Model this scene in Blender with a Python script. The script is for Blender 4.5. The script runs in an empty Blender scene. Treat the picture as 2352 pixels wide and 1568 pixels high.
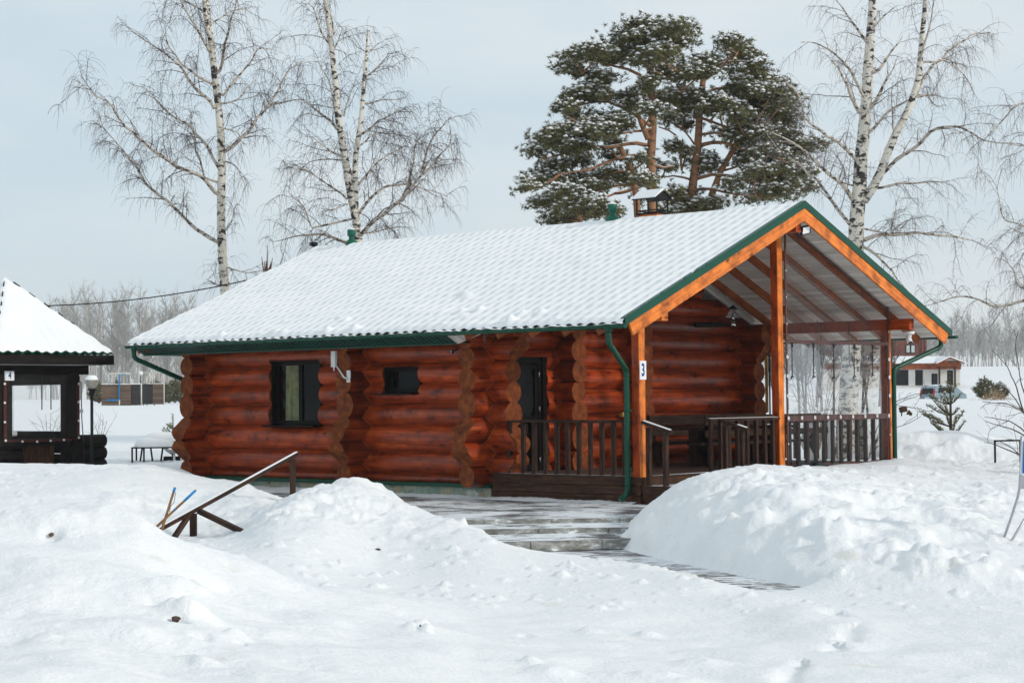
import bpy, math, random
import numpy as np
from mathutils import Vector, Matrix

sc = bpy.context.scene
COL = sc.collection
# ------------------------------------------------------------------ camera
CAM = np.array([20.3103, -25.7076, 1.35795])
F_PX, YAW, PITCH, ROLL = 4400.6, 0.836, 0.0296518, -0.0107
F_PX, YAW, PITCH, ROLL = 4400.600, 0.836013, 0.029652, -0.010673
CAM = np.array([20.31029, -25.70759, 1.35795])
FW = np.array([-math.cos(YAW)*math.cos(PITCH), math.sin(YAW)*math.cos(PITCH), math.sin(PITCH)])
RT0 = np.cross(FW, [0, 0, 1.0]); RT0 /= np.linalg.norm(RT0)
UP0 = np.cross(RT0, FW)
RT = RT0*math.cos(ROLL) + UP0*math.sin(ROLL)
UP = -RT0*math.sin(ROLL) + UP0*math.cos(ROLL)
FWH = FW[:2]/np.linalg.norm(FW[:2]); RTH = RT0[:2]
cam = bpy.data.cameras.new('camera'); camo = bpy.data.objects.new('camera', cam); COL.objects.link(camo)
cam.sensor_width = 36.0; cam.lens = F_PX/2352*36.0; cam.clip_start = 0.1; cam.clip_end = 6000
M3 = Matrix(((RT[0], UP[0], -FW[0]), (RT[1], UP[1], -FW[1]), (RT[2], UP[2], -FW[2])))
camo.matrix_world = Matrix.Translation(Vector(CAM)) @ M3.to_4x4()
sc.camera = camo

def ray(u, v): return FW*F_PX + RT*(u-1176) - UP*(v-784)
def at(u, v, dist):                       # a point seen at (u, v) of the photo, at its own real distance
    return CAM + ray(u, v)/F_PX*dist
def hitz(u, v, z):
    r = ray(u, v); return CAM + r*((z-CAM[2])/r[2])

# ------------------------------------------------------------------ world, sun, exposure
SUN_EL = math.radians(24)
sun_dir = np.array([0.93, 0.28, 0.0]); sun_dir /= np.linalg.norm(sun_dir)
sun_dir = np.array([sun_dir[0]*math.cos(SUN_EL), sun_dir[1]*math.cos(SUN_EL), math.sin(SUN_EL)])
world = bpy.data.worlds.new("World"); sc.world = world; world.use_nodes = True
wn = world.node_tree.nodes; wl = world.node_tree.links; wn.clear()
w_out = wn.new('ShaderNodeOutputWorld'); w_bg = wn.new('ShaderNodeBackground'); w_bg.inputs[1].default_value = 0.1
sky = wn.new('ShaderNodeTexSky'); sky.sky_type = 'NISHITA'; sky.sun_disc = False
sky.sun_elevation = SUN_EL; sky.sun_rotation = math.atan2(sun_dir[0], sun_dir[1])
sky.air_density = 1.0; sky.dust_density = 1.5
tc = wn.new('ShaderNodeTexCoord'); mp = wn.new('ShaderNodeMapping'); mp.inputs['Scale'].default_value = (2.2, 2.2, 9.0)
nz = wn.new('ShaderNodeTexNoise'); nz.inputs['Scale'].default_value = 1.3; nz.inputs['Detail'].default_value = 5; nz.inputs['Roughness'].default_value = .5
rp = wn.new('ShaderNodeValToRGB')
rp.color_ramp.elements[0].position = .3; rp.color_ramp.elements[0].color = (6.1, 7.45, 8.4, 1)
rp.color_ramp.elements[1].position = .7; rp.color_ramp.elements[1].color = (8.4, 9.0, 9.3, 1)
mx = wn.new('ShaderNodeMixRGB'); mx.inputs[0].default_value = .88
wl.new(tc.outputs['Generated'], mp.inputs['Vector']); wl.new(mp.outputs[0], nz.inputs['Vector']); wl.new(nz.outputs[0], rp.inputs[0])
wl.new(sky.outputs[0], mx.inputs[1]); wl.new(rp.outputs[0], mx.inputs[2]); wl.new(mx.outputs[0], w_bg.inputs[0]); wl.new(w_bg.outputs[0], w_out.inputs[0])
sun = bpy.data.lights.new('sun', 'SUN'); sun.energy = 1.9; sun.angle = math.radians(5); sun.color = (1.0, .93, .84)
suno = bpy.data.objects.new('sun', sun); COL.objects.link(suno)
suno.rotation_euler = Vector(sun_dir).to_track_quat('Z', 'Y').to_euler()
sc.view_settings.view_transform = 'Standard'; sc.view_settings.look = 'None'
sc.view_settings.exposure = 0.0; sc.view_settings.gamma = 1.0; sc.view_settings.use_curve_mapping = False
sc.cycles.max_bounces = 8; sc.cycles.transparent_max_bounces = 24; sc.cycles.diffuse_bounces = 4
sc.cycles.volume_bounces = 0; sc.cycles.use_denoising = True
sc.cycles.use_adaptive_sampling = True; sc.cycles.adaptive_threshold = 0.02

rng = np.random.default_rng(7); random.seed(7)
U = random.uniform

# ------------------------------------------------------------------ materials
def new_mat(name):
    m = bpy.data.materials.new(name); m.use_nodes = True
    return m, m.node_tree.nodes, m.node_tree.links, m.node_tree.nodes['Principled BSDF']
def ramp(n, stops):
    r = n.new('ShaderNodeValToRGB'); e = r.color_ramp.elements
    while len(e) < len(stops): e.new(.5)
    for i, (p_, c_) in enumerate(stops): e[i].position = p_; e[i].color = tuple(c_)+(1,)
    return r
def coords(n, l, kind, scale, loc=(0, 0, 0)):
    t = n.new('ShaderNodeTexCoord'); m = n.new('ShaderNodeMapping'); m.inputs['Scale'].default_value = scale; m.inputs['Location'].default_value = loc
    l.new(t.outputs[kind], m.inputs['Vector']); return m.outputs[0]
def noise(n, l, vec, scale=1, detail=4, rough=.55, dist=0):
    x = n.new('ShaderNodeTexNoise'); x.inputs['Scale'].default_value = scale; x.inputs['Detail'].default_value = detail
    x.inputs['Roughness'].default_value = rough; x.inputs['Distortion'].default_value = dist; l.new(vec, x.inputs['Vector']); return x.outputs[0]
def bump(n, l, b, h, strength=.3, dist=.01):
    x = n.new('ShaderNodeBump'); x.inputs['Strength'].default_value = strength; x.inputs['Distance'].default_value = dist
    l.new(h, x.inputs['Height']); l.new(x.outputs[0], b.inputs['Normal']); return x
def mixc(n, l, fac, a, b, mode='MIX'):
    x = n.new('ShaderNodeMixRGB'); x.blend_type = mode
    for i, v in ((0, fac), (1, a), (2, b)):
        if hasattr(v, 'links') or hasattr(v, 'is_linked'): l.new(v, x.inputs[i])
        else: x.inputs[i].default_value = v if i == 0 else tuple(v)+(1,)
    return x.outputs[0]
def plain(name, col, rough=.5, metal=0, var=.25, sc_=6, coat=0, kind='Object'):
    m, n, l, b = new_mat(name)
    v = noise(n, l, coords(n, l, kind, (sc_,)*3), 1, 5)
    c0 = [max(0, c*(1-var)) for c in col]; c1 = [min(1, c*(1+var)) for c in col]
    r = ramp(n, [(.3, c0), (.7, c1)]); l.new(v, r.inputs[0]); l.new(r.outputs[0], b.inputs['Base Color'])
    b.inputs['Roughness'].default_value = rough; b.inputs['Metallic'].default_value = metal; b.inputs['Specular IOR Level'].default_value = .3
    if coat: b.inputs['Coat Weight'].default_value = coat; b.inputs['Coat Roughness'].default_value = .15
    return m
def wood(name, dark, mid, light, rough=.45, gu=1.2, gv=22, knots=True, coat=0., bmp=.25, dirt=.0, spec=.3, tone=0.):
    """wood with the grain along U (metres); knots and blotches"""
    m, n, l, b = new_mat(name)
    g = noise(n, l, coords(n, l, 'UV', (gu, gv, 1)), 1, 6, .6, .6)
    g2 = noise(n, l, coords(n, l, 'UV', (3.2, 3.4, 1), (5, 9, 0)), 1, 4, .6)
    ck = noise(n, l, coords(n, l, 'UV', (.7, 48, 1), (2, 4, 0)), 1, 3, .5, .3)
    r = ramp(n, [(.25, dark), (.5, mid), (.78, light)]); l.new(g, r.inputs[0])
    c = r.outputs[0]
    r2 = ramp(n, [(.34, (.34, .27, .25)), (.5, (.88, .85, .84)), (.68, (1.2, 1.22, 1.2))]); l.new(g2, r2.inputs[0])
    c = mixc(n, l, .85, c, r2.outputs[0], 'MULTIPLY')
    ckr = ramp(n, [(.0, (1, 1, 1)), (.655, (1, 1, 1)), (.675, (.25, .22, .2))]); l.new(ck, ckr.inputs[0]); c = mixc(n, l, .85, c, ckr.outputs[0], 'MULTIPLY')
    if knots:
        v = n.new('ShaderNodeTexVoronoi'); v.inputs['Scale'].default_value = 1; l.new(coords(n, l, 'UV', (2.1, 4.2, 1), (3, 1, 0)), v.inputs['Vector'])
        k = ramp(n, [(.05, (0.08, .07, .07)), (.13, (.6, .55, .5)), (.22, (1, 1, 1))]); l.new(v.outputs['Distance'], k.inputs[0])
        c = mixc(n, l, .9, c, k.outputs[0], 'MULTIPLY')
    if tone:
        tn = noise(n, l, coords(n, l, 'UV', (.03, .23, 1)), 1, 1); tr = ramp(n, [(.35, (1-tone,)*3), (.65, (1+tone,)*3)]); l.new(tn, tr.inputs[0]); c = mixc(n, l, 1, c, tr.outputs[0], 'MULTIPLY')
    b.inputs['Specular IOR Level'].default_value = spec
    if dirt:
        d = noise(n, l, coords(n, l, 'Object', (1.1, 1.1, 2.5)), 1, 4)
        dr = ramp(n, [(.4, (1, 1, 1)), (.75, (1-dirt,)*3)]); l.new(d, dr.inputs[0]); c = mixc(n, l, 1, c, dr.outputs[0], 'MULTIPLY')
    l.new(c, b.inputs['Base Color'])
    b.inputs['Roughness'].default_value = rough
    rr = ramp(n, [(.3, (rough*.8,)*3), (.7, (min(1, rough*1.4),)*3)]); l.new(g2, rr.inputs[0]); l.new(rr.outputs[0], b.inputs['Roughness'])
    if coat: b.inputs['Coat Weight'].default_value = coat; b.inputs['Coat Roughness'].default_value = .25
    bump(n, l, b, g, bmp, .006)
    return m
MAT = {}
MAT['log'] = wood('stained log', (.09, .013, .004), (.30, .039, .0065), (.53, .098, .015), .33, .8, 10, True, .15, .3, .25, .3, .38)
def endwood():
    m, n, l, b = new_mat('log end grain')
    vec = coords(n, l, 'UV', (1, 1, 1))
    v = n.new('ShaderNodeVectorMath'); v.operation = 'LENGTH'; l.new(vec, v.inputs[0])
    s = n.new('ShaderNodeMath'); s.operation = 'MULTIPLY'; s.inputs[1].default_value = 210; l.new(v.outputs['Value'], s.inputs[0])
    sn = n.new('ShaderNodeMath'); sn.operation = 'SINE'; l.new(s.outputs[0], sn.inputs[0])
    o = noise(n, l, coords(n, l, 'Object', (7, 7, 7)), 1, 6, .65)
    r = ramp(n, [(.3, (.10, .028, .012)), (.5, (.24, .062, .02)), (.78, (.46, .13, .026))]); l.new(o, r.inputs[0])
    c = mixc(n, l, .25, r.outputs[0], sn.outputs[0], 'MULTIPLY')
    l.new(c, b.inputs['Base Color']); b.inputs['Roughness'].default_value = .7; b.inputs['Specular IOR Level'].default_value = .12
    bump(n, l, b, sn.outputs[0], .1, .003)
    return m
MAT['logend'] = endwood()
MAT['post'] = wood('orange varnished timber', (.50, .115, .014), (.74, .195, .024), (.86, .29, .045), .38, 1.3, 26, True, .08, .12, 0, .25)
MAT['redshadepost'] = wood('red and shaded timber', (.20, .025, .004), (.40, .055, .007), (.55, .10, .012), .38, 1.3, 26, True, .05, .12, 0, .25)  # darker twin of the orange timber; on post sides it paints shade
MAT['rafter'] = wood('brown stained rafter', (.16, .040, .012), (.30, .08, .022), (.42, .13, .04), .5, 1.3, 22, True, 0, .12, 0, .2)
MAT['dark'] = wood('dark stained board', (.018, .010, .008), (.045, .024, .017), (.10, .058, .038), .65, 1.3, 30, True, 0, .35, 0, .12)
MAT['blackwood'] = wood('blackened timber', (.004, .004, .004), (.012, .010, .009), (.032, .025, .02), .6, 1.3, 20, True, 0, .4, 0, .12)
MAT['brownboard'] = wood('brown weathered board', (.028, .013, .008), (.065, .03, .017), (.13, .07, .04), .65, 1.2, 16, True, 0, .3, 0, .15)
MAT['greywood'] = wood('snow bleached stick wood', (.10, .05, .02), (.25, .13, .055), (.36, .2, .1), .6, 2, 30, False, 0, .3)
def planks(name, dark, light, w, rough=.6):
    m, n, l, b = new_mat(name)
    vec = coords(n, l, 'UV', (1, 1, 1))
    sx = n.new('ShaderNodeSeparateXYZ'); l.new(vec, sx.inputs[0])
    dv = n.new('ShaderNodeMath'); dv.operation = 'DIVIDE'; dv.inputs[1].default_value = w; l.new(sx.outputs[1], dv.inputs[0])
    fl = n.new('ShaderNodeMath'); fl.operation = 'FLOOR'; l.new(dv.outputs[0], fl.inputs[0])
    fr = n.new('ShaderNodeMath'); fr.operation = 'FRACT'; l.new(dv.outputs[0], fr.inputs[0])
    wnz = n.new('ShaderNodeTexWhiteNoise'); wnz.noise_dimensions = '1D'; l.new(fl.outputs[0], wnz.inputs['W'])
    g = noise(n, l, coords(n, l, 'UV', (1.5, 24, 1)), 1, 6, .6, .4)
    a = n.new('ShaderNodeMath'); a.operation = 'ADD'; l.new(g, a.inputs[0])
    b2 = n.new('ShaderNodeMath'); b2.operation = 'MULTIPLY_ADD'; b2.inputs[1].default_value = .35; b2.inputs[2].default_value = -.17; l.new(wnz.outputs[0], b2.inputs[0]); l.new(b2.outputs[0], a.inputs[1])
    r = ramp(n, [(.3, dark), (.7, light)]); l.new(a.outputs[0], r.inputs[0])
    k = ramp(n, [(.0, (.25, .25, .25)), (.07, (1, 1, 1))]); l.new(fr.outputs[0], k.inputs[0])
    c = mixc(n, l, 1, r.outputs[0], k.outputs[0], 'MULTIPLY'); l.new(c, b.inputs['Base Color'])
    b.inputs['Roughness'].default_value = rough; bump(n, l, b, k.outputs[0], .5, .008)
    return m
MAT['ceiling'] = planks('whitewashed ceiling boards', (.52, .485, .44), (.82, .79, .74), .12)
MAT['deck'] = planks('dark deck boards', (.03, .017, .012), (.09, .055, .038), .14)
MAT['shedboard'] = planks('brown board panel', (.05, .028, .018), (.17, .10, .06), .15)
MAT['shedboard_dark'] = planks('black board panel', (.012, .01, .01), (.03, .025, .025), .15)
MAT['green'] = plain('green painted metal', (.001, .060, .034), .35, 0, .10, 2, 0)
MAT['vent'] = plain('green vent plastic', (.006, .10, .06), .5, 0, .1, 2)
def soffit():
    m, n, l, b = new_mat('green perforated soffit')
    vec = coords(n, l, 'Object', (1, 1, 1)); sx = n.new('ShaderNodeSeparateXYZ'); l.new(vec, sx.inputs[0])
    d = n.new('ShaderNodeMath'); d.operation = 'MULTIPLY'; d.inputs[1].default_value = 1/.118; l.new(sx.outputs[0], d.inputs[0])
    fr = n.new('ShaderNodeMath'); fr.operation = 'FRACT'; l.new(d.outputs[0], fr.inputs[0])
    k = ramp(n, [(.0, (.02, .02, .02)), (.22, (.02, .02, .02)), (.28, (1, 1, 1))]); l.new(fr.outputs[0], k.inputs[0])
    v = n.new('ShaderNodeTexVoronoi'); l.new(coords(n, l, 'Object', (60, 60, 60)), v.inputs['Vector']); v.inputs['Scale'].default_value = 1
    v2 = ramp(n, [(.25, (.25, .25, .25)), (.4, (1, 1, 1))]); l.new(v.outputs['Distance'], v2.inputs[0])
    c = mixc(n, l, 1, (.010, .15, .105), k.outputs[0], 'MULTIPLY'); c = mixc(n, l, .5, c, v2.outputs[0], 'MULTIPLY')
    l.new(c, b.inputs['Base Color']); b.inputs['Roughness'].default_value = .4; bump(n, l, b, k.outputs[0], .4, .008)
    return m
MAT['soffit'] = soffit()
def snow(name='snow', lump=12, st=.35, dirt=False):
    m, n, l, b = new_mat(name)
    o = coords(n, l, 'Object', (1, 1, 1))
    big = noise(n, l, o, 1.6, 4); fine = noise(n, l, o, lump, 8, .62)
    r = ramp(n, [(.3, (.83, .845, .855)), (.7, (.885, .885, .88))]); l.new(big, r.inputs[0]); c = r.outputs[0]
    if dirt:
        d = noise(n, l, coords(n, l, 'Object', (1.5, 1.5, 3), (7, 3, 1)), 1, 7, .65)
        dr = ramp(n, [(.62, (1, 1, 1)), (.8, (.80, .72, .60))]); l.new(d, dr.inputs[0]); c = mixc(n, l, .8, c, dr.outputs[0], 'MULTIPLY')
    l.new(c, b.inputs['Base Color'])
    b.inputs['Roughness'].default_value = .75; b.inputs['Specular IOR Level'].default_value = .25
    f2 = noise(n, l, o, lump*3.3, 6, .6); am = n.new('ShaderNodeMath'); am.operation = 'MULTIPLY_ADD'; am.inputs[1].default_value = .45; l.new(f2, am.inputs[0]); l.new(fine, am.inputs[2])
    bump(n, l, b, am.outputs[0], st, .03)
    return m
MAT['snow'] = snow('fresh snow', 14, .35)
MAT['groundsnow'] = snow('ground snow', 8, .8, True)
MAT['roofsnow'] = snow('roof snow', 26, .12)
def stone():
    m, n, l, b = new_mat('green flagstone plinth')
    vec = coords(n, l, 'Object', (2.3, 2.3, 3.0))
    dz = noise(n, l, coords(n, l, 'Object', (3, 3, 3)), 1, 2)
    vm = n.new('ShaderNodeVectorMath'); vm.operation = 'MULTIPLY_ADD'; vm.inputs[1].default_value = (.5, .5, .5); l.new(dz, vm.inputs[0]); l.new(vec, vm.inputs[2])
    v = n.new('ShaderNodeTexVoronoi'); v.feature = 'DISTANCE_TO_EDGE'; v.inputs['Scale'].default_value = 1.6; l.new(vm.outputs[0], v.inputs['Vector'])
    v3 = n.new('ShaderNodeTexVoronoi'); v3.inputs['Scale'].default_value = 1.6; l.new(vm.outputs[0], v3.inputs['Vector'])
    cr = ramp(n, [(.0, (.10, .17, .13)), (.35, (.19, .27, .22)), (.6, (.30, .34, .27)), (.85, (.34, .27, .14)), (1, (.42, .46, .42))])
    sh = n.new('ShaderNodeSeparateXYZ'); l.new(v3.outputs['Color'], sh.inputs[0]); l.new(sh.outputs[0], cr.inputs[0])
    st = noise(n, l, coords(n, l, 'Object', (10, 10, 5)), 1, 6, .65, 1.2)
    sr = ramp(n, [(.3, (.5, .5, .5)), (.7, (1.4, 1.4, 1.35))]); l.new(st, sr.inputs[0])
    c = mixc(n, l, .8, cr.outputs[0], sr.outputs[0], 'MULTIPLY')
    e = ramp(n, [(.0, (1, 1, 1)), (.025, (1, 1, 1)), (.05, (0, 0, 0))]); l.new(v.outputs['Distance'], e.inputs[0])
    c = mixc(n, l, e.outputs[0], c, (.30, .28, .23)); l.new(c, b.inputs['Base Color'])
    b.inputs['Roughness'].default_value = .6; bump(n, l, b, v.outputs['Distance'], .5, .02)
    return m
MAT['stone'] = stone()
def paving(snowy=0):
    m, n, l, b = new_mat('dark paving with trodden snow')
    o = coords(n, l, 'Object', (1, 1, 1), )
    rot = n.new('ShaderNodeMapping'); rot.inputs['Rotation'].default_value = (0, 0, math.radians(-45)); l.new(o, rot.inputs['Vector'])
    br = n.new('ShaderNodeTexBrick'); br.inputs['Scale'].default_value = 4.5; br.inputs['Mortar Size'].default_value = .02
    br.inputs['Color1'].default_value = (.035, .028, .026, 1); br.inputs['Color2'].default_value = (.075, .06, .052, 1); br.inputs['Mortar'].default_value = (.3, .3, .3, 1)
    l.new(rot.outputs[0], br.inputs['Vector'])
    s = n.new('ShaderNodeMapping'); s.inputs['Scale'].default_value = (3.0, 11, 1); l.new(rot.outputs[0], s.inputs['Vector'])
    a = noise(n, l, s.outputs[0], 1, 8, .72, .5)
    bb = noise(n, l, rot.outputs[0], .9, 3)
    add = n.new('ShaderNodeMath'); add.operation = 'MULTIPLY_ADD'; add.inputs[1].default_value = .55; l.new(bb, add.inputs[0]); l.new(a, add.inputs[2])
    k = ramp(n, [(.735-.16*snowy, (0, 0, 0)), (.79-.16*snowy, (1, 1, 1))]); l.new(add.outputs[0], k.inputs[0])
    c = mixc(n, l, k.outputs[0], br.outputs[0], (.80, .83, .85)); l.new(c, b.inputs['Base Color'])
    b.inputs['Roughness'].default_value = .55; bump(n, l, b, k.outputs[0], .6, .012)
    return m
MAT['paving'] = paving(); MAT['pavingsnow'] = paving(.22)
def concrete():
    m, n, l, b = new_mat('kerb concrete with snow rim')
    a = noise(n, l, coords(n, l, 'Object', (4, 4, 12)), 1, 7, .65)
    r = ramp(n, [(.3, (.10, .10, .09)), (.5, (.25, .245, .225)), (.60, (.42, .42, .4)), (.64, (.82, .84, .85))]); l.new(a, r.inputs[0]); l.new(r.outputs[0], b.inputs['Base Color'])
    b.inputs['Roughness'].default_value = .8; bump(n, l, b, a, .3, .01)
    return m
MAT['concrete'] = concrete()
MAT['black'] = plain('black metal', (.012, .012, .013), .45)
MAT['frame'] = plain('dark brown window frame', (.006, .004, .004), .4); MAT['frame'].node_tree.nodes['Principled BSDF'].inputs['Specular IOR Level'].default_value = .1; MAT['black'].node_tree.nodes['Principled BSDF'].inputs['Specular IOR Level'].default_value = .12
MAT['white'] = plain('white painted metal', (.75, .75, .74), .45, 0, .05)
MAT['steel'] = plain('galvanised steel', (.42, .42, .44), .35, .8, .15)
MAT['chrome'] = plain('polished steel', (.6, .6, .6), .15, 1, .05)
MAT['blue'] = plain('blue paint', (.01, .12, .42), .4, 0, .08)
MAT['bluetape'] = plain('bright blue tape', (.01, .22, .52), .45, 0, .08)
MAT['strap'] = plain('black webbing', (.01, .01, .012), .8)
MAT['vinyl'] = plain('brown vinyl', (.07, .025, .02), .3, 0, .3, 12, .2)
MAT['bag'] = plain('black plastic bag', (.012, .014, .018), .2, 0, .3, 20)
MAT['whitesign'] = plain('white sign plate', (.78, .8, .82), .35, 0, .02)
MAT['number'] = plain('blue numeral', (.008, .045, .22), .4, 0, .02)
MAT['curtain'] = plain('pale green curtain', (.72, .76, .42), .8, 0, .35, 7)
MAT['leds'] = plain('floodlight lens', (.85, .86, .86), .2, 0, .05)
MAT['whitewall'] = plain('pale plaster wall', (.70, .68, .64), .8, 0, .06)
MAT['brick'] = plain('red brown log wall', (.16, .05, .035), .7, 0, .35, 3)
MAT['van'] = plain('blue grey van paint', (.20, .28, .33), .3, 0, .1, 1, .5)
MAT['redlens'] = plain('red tail lamp', (.5, .02, .03), .3, 0, .1)
MAT['rubber'] = plain('tyre rubber', (.01, .01, .01), .8)
MAT['soil'] = plain('frozen earth', (.09, .06, .045), .9, 0, .6, 30)
MAT['palepipe'] = plain('pale painted pipe', (.62, .60, .52), .5, 0, .1)
MAT['yellowwood'] = wood('raw yellow batten', (.35, .2, .06), (.5, .3, .09), (.6, .4, .15), .6, 1.3, 20, False)
MAT['drygrass'] = plain('dry grass', (.33, .22, .12), .9, 0, .4, 2)
def glass(name, tint=.75, gl=.14, rough=.03, veil=.0, gs=1., bm_=.15):
    m = bpy.data.materials.new(name); m.use_nodes = True; n = m.node_tree.nodes; l = m.node_tree.links; n.clear()
    out = n.new('ShaderNodeOutputMaterial'); t = n.new('ShaderNodeBsdfTransparent'); t.inputs[0].default_value = (tint, tint, tint, 1)
    g = n.new('ShaderNodeBsdfGlossy'); g.inputs['Roughness'].default_value = rough; g.inputs[0].default_value = (.9, .93, .95, 1)
    fr = n.new('ShaderNodeFresnel'); fr.inputs[0].default_value = 1.5
    ad = n.new('ShaderNodeMath'); ad.operation = 'MULTIPLY_ADD'; ad.inputs[1].default_value = gs; ad.inputs[2].default_value = gl; l.new(fr.outputs[0], ad.inputs[0])
    mx_ = n.new('ShaderNodeMixShader'); l.new(ad.outputs[0], mx_.inputs[0]); l.new(t.outputs[0], mx_.inputs[1]); l.new(g.outputs[0], mx_.inputs[2])
    nzz = noise(n, l, coords(n, l, 'Object', (1.2, 1.2, 1.2)), 1, 3); bm = n.new('ShaderNodeBump'); bm.inputs['Strength'].default_value = bm_; bm.inputs['Distance'].default_value = .05
    l.new(nzz, bm.inputs['Height']); l.new(bm.outputs[0], g.inputs['Normal'])
    last = mx_.outputs[0]
    if veil:
        d = n.new('ShaderNodeBsdfDiffuse'); d.inputs[0].default_value = (.8, .82, .84, 1)
        rr = n.new('ShaderNodeBsdfRefraction'); rr.inputs['IOR'].default_value = 1.04; rr.inputs['Roughness'].default_value = .0; rr.inputs[0].default_value = (.96, .96, .96, 1)
        q = noise(n, l, coords(n, l, 'Object', (1, 7, 5)), 1, 5); b2 = n.new('ShaderNodeBump'); b2.inputs['Strength'].default_value = .16; b2.inputs['Distance'].default_value = .02
        l.new(q, b2.inputs['Height']); l.new(b2.outputs[0], rr.inputs['Normal'])
        m1 = n.new('ShaderNodeMixShader'); m1.inputs[0].default_value = .3; l.new(last, m1.inputs[1]); l.new(rr.outputs[0], m1.inputs[2])
        sm = noise(n, l, coords(n, l, 'Object', (1, 3, .8)), 1, 6, .7); sr = ramp(n, [(.35, (veil*.4,)*3), (.75, (veil*2.2,)*3)]); l.new(sm, sr.inputs[0])
        m2 = n.new('ShaderNodeMixShader'); l.new(sr.outputs[0], m2.inputs[0]); l.new(m1.outputs[0], m2.inputs[1]); l.new(d.outputs[0], m2.inputs[2]); last = m2.outputs[0]
    l.new(last, out.inputs[0]); return m
MAT['glass'] = glass('window glass', .6, .0, .02, 0, .35, .02)
MAT['plastic'] = glass('clear vinyl sheet', .96, .0, .08, .012, .30, .3)
def bark(name, white, mark, lo=.5, sc3=(3.0, 3.0, 9.0)):
    m, n, l, b = new_mat(name)
    a = noise(n, l, coords(n, l, 'Object', sc3), 1, 5, .6, .6)
    k = ramp(n, [(lo, (0, 0, 0)), (lo+.05, (1, 1, 1))]); l.new(a, k.inputs[0])
    s = noise(n, l, coords(n, l, 'Object', (2, 2, 1)), 1, 4)
    wr = ramp(n, [(.3, [c*.75 for c in white]), (.7, white)]); l.new(s, wr.inputs[0])
    c = mixc(n, l, k.outputs[0], wr.outputs[0], mark); l.new(c, b.inputs['Base Color']); b.inputs['Roughness'].default_value = .8
    bump(n, l, b, a, .3, .02); return m
MAT['birch'] = bark('birch bark', (.74, .69, .60), (.03, .024, .022), .515, (4.5, 4.5, 9.0))
MAT['birchlimb'] = bark('birch limb bark', (.56, .49, .41), (.05, .035, .03), .52, (7, 7, 12))
MAT['twig'] = plain('birch twigs', (.075, .052, .046), .8, 0, .4)
MAT['frost'] = plain('frosted birch twigs', (.16, .14, .135), .8, 0, .35)
MAT['pinebark'] = bark('pine bark', (.34, .165, .08), (.10, .05, .03), .54)
MAT['needle'] = plain('pine needles', (.125, .118, .048), .75, 0, .45, 1.6); MAT['sapling'] = plain('sapling needles', (.15, .16, .06), .75, 0, .4, 3)
MAT['greybark'] = plain('grey tree bark', (.25, .21, .18), .9, 0, .25, 1); MAT['hazebark'] = plain('pale bark lightened for haze', (.40, .385, .365), .9, 0, .2, .2)  # the pale bark of far trees has distance haze lightened into its colour

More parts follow.
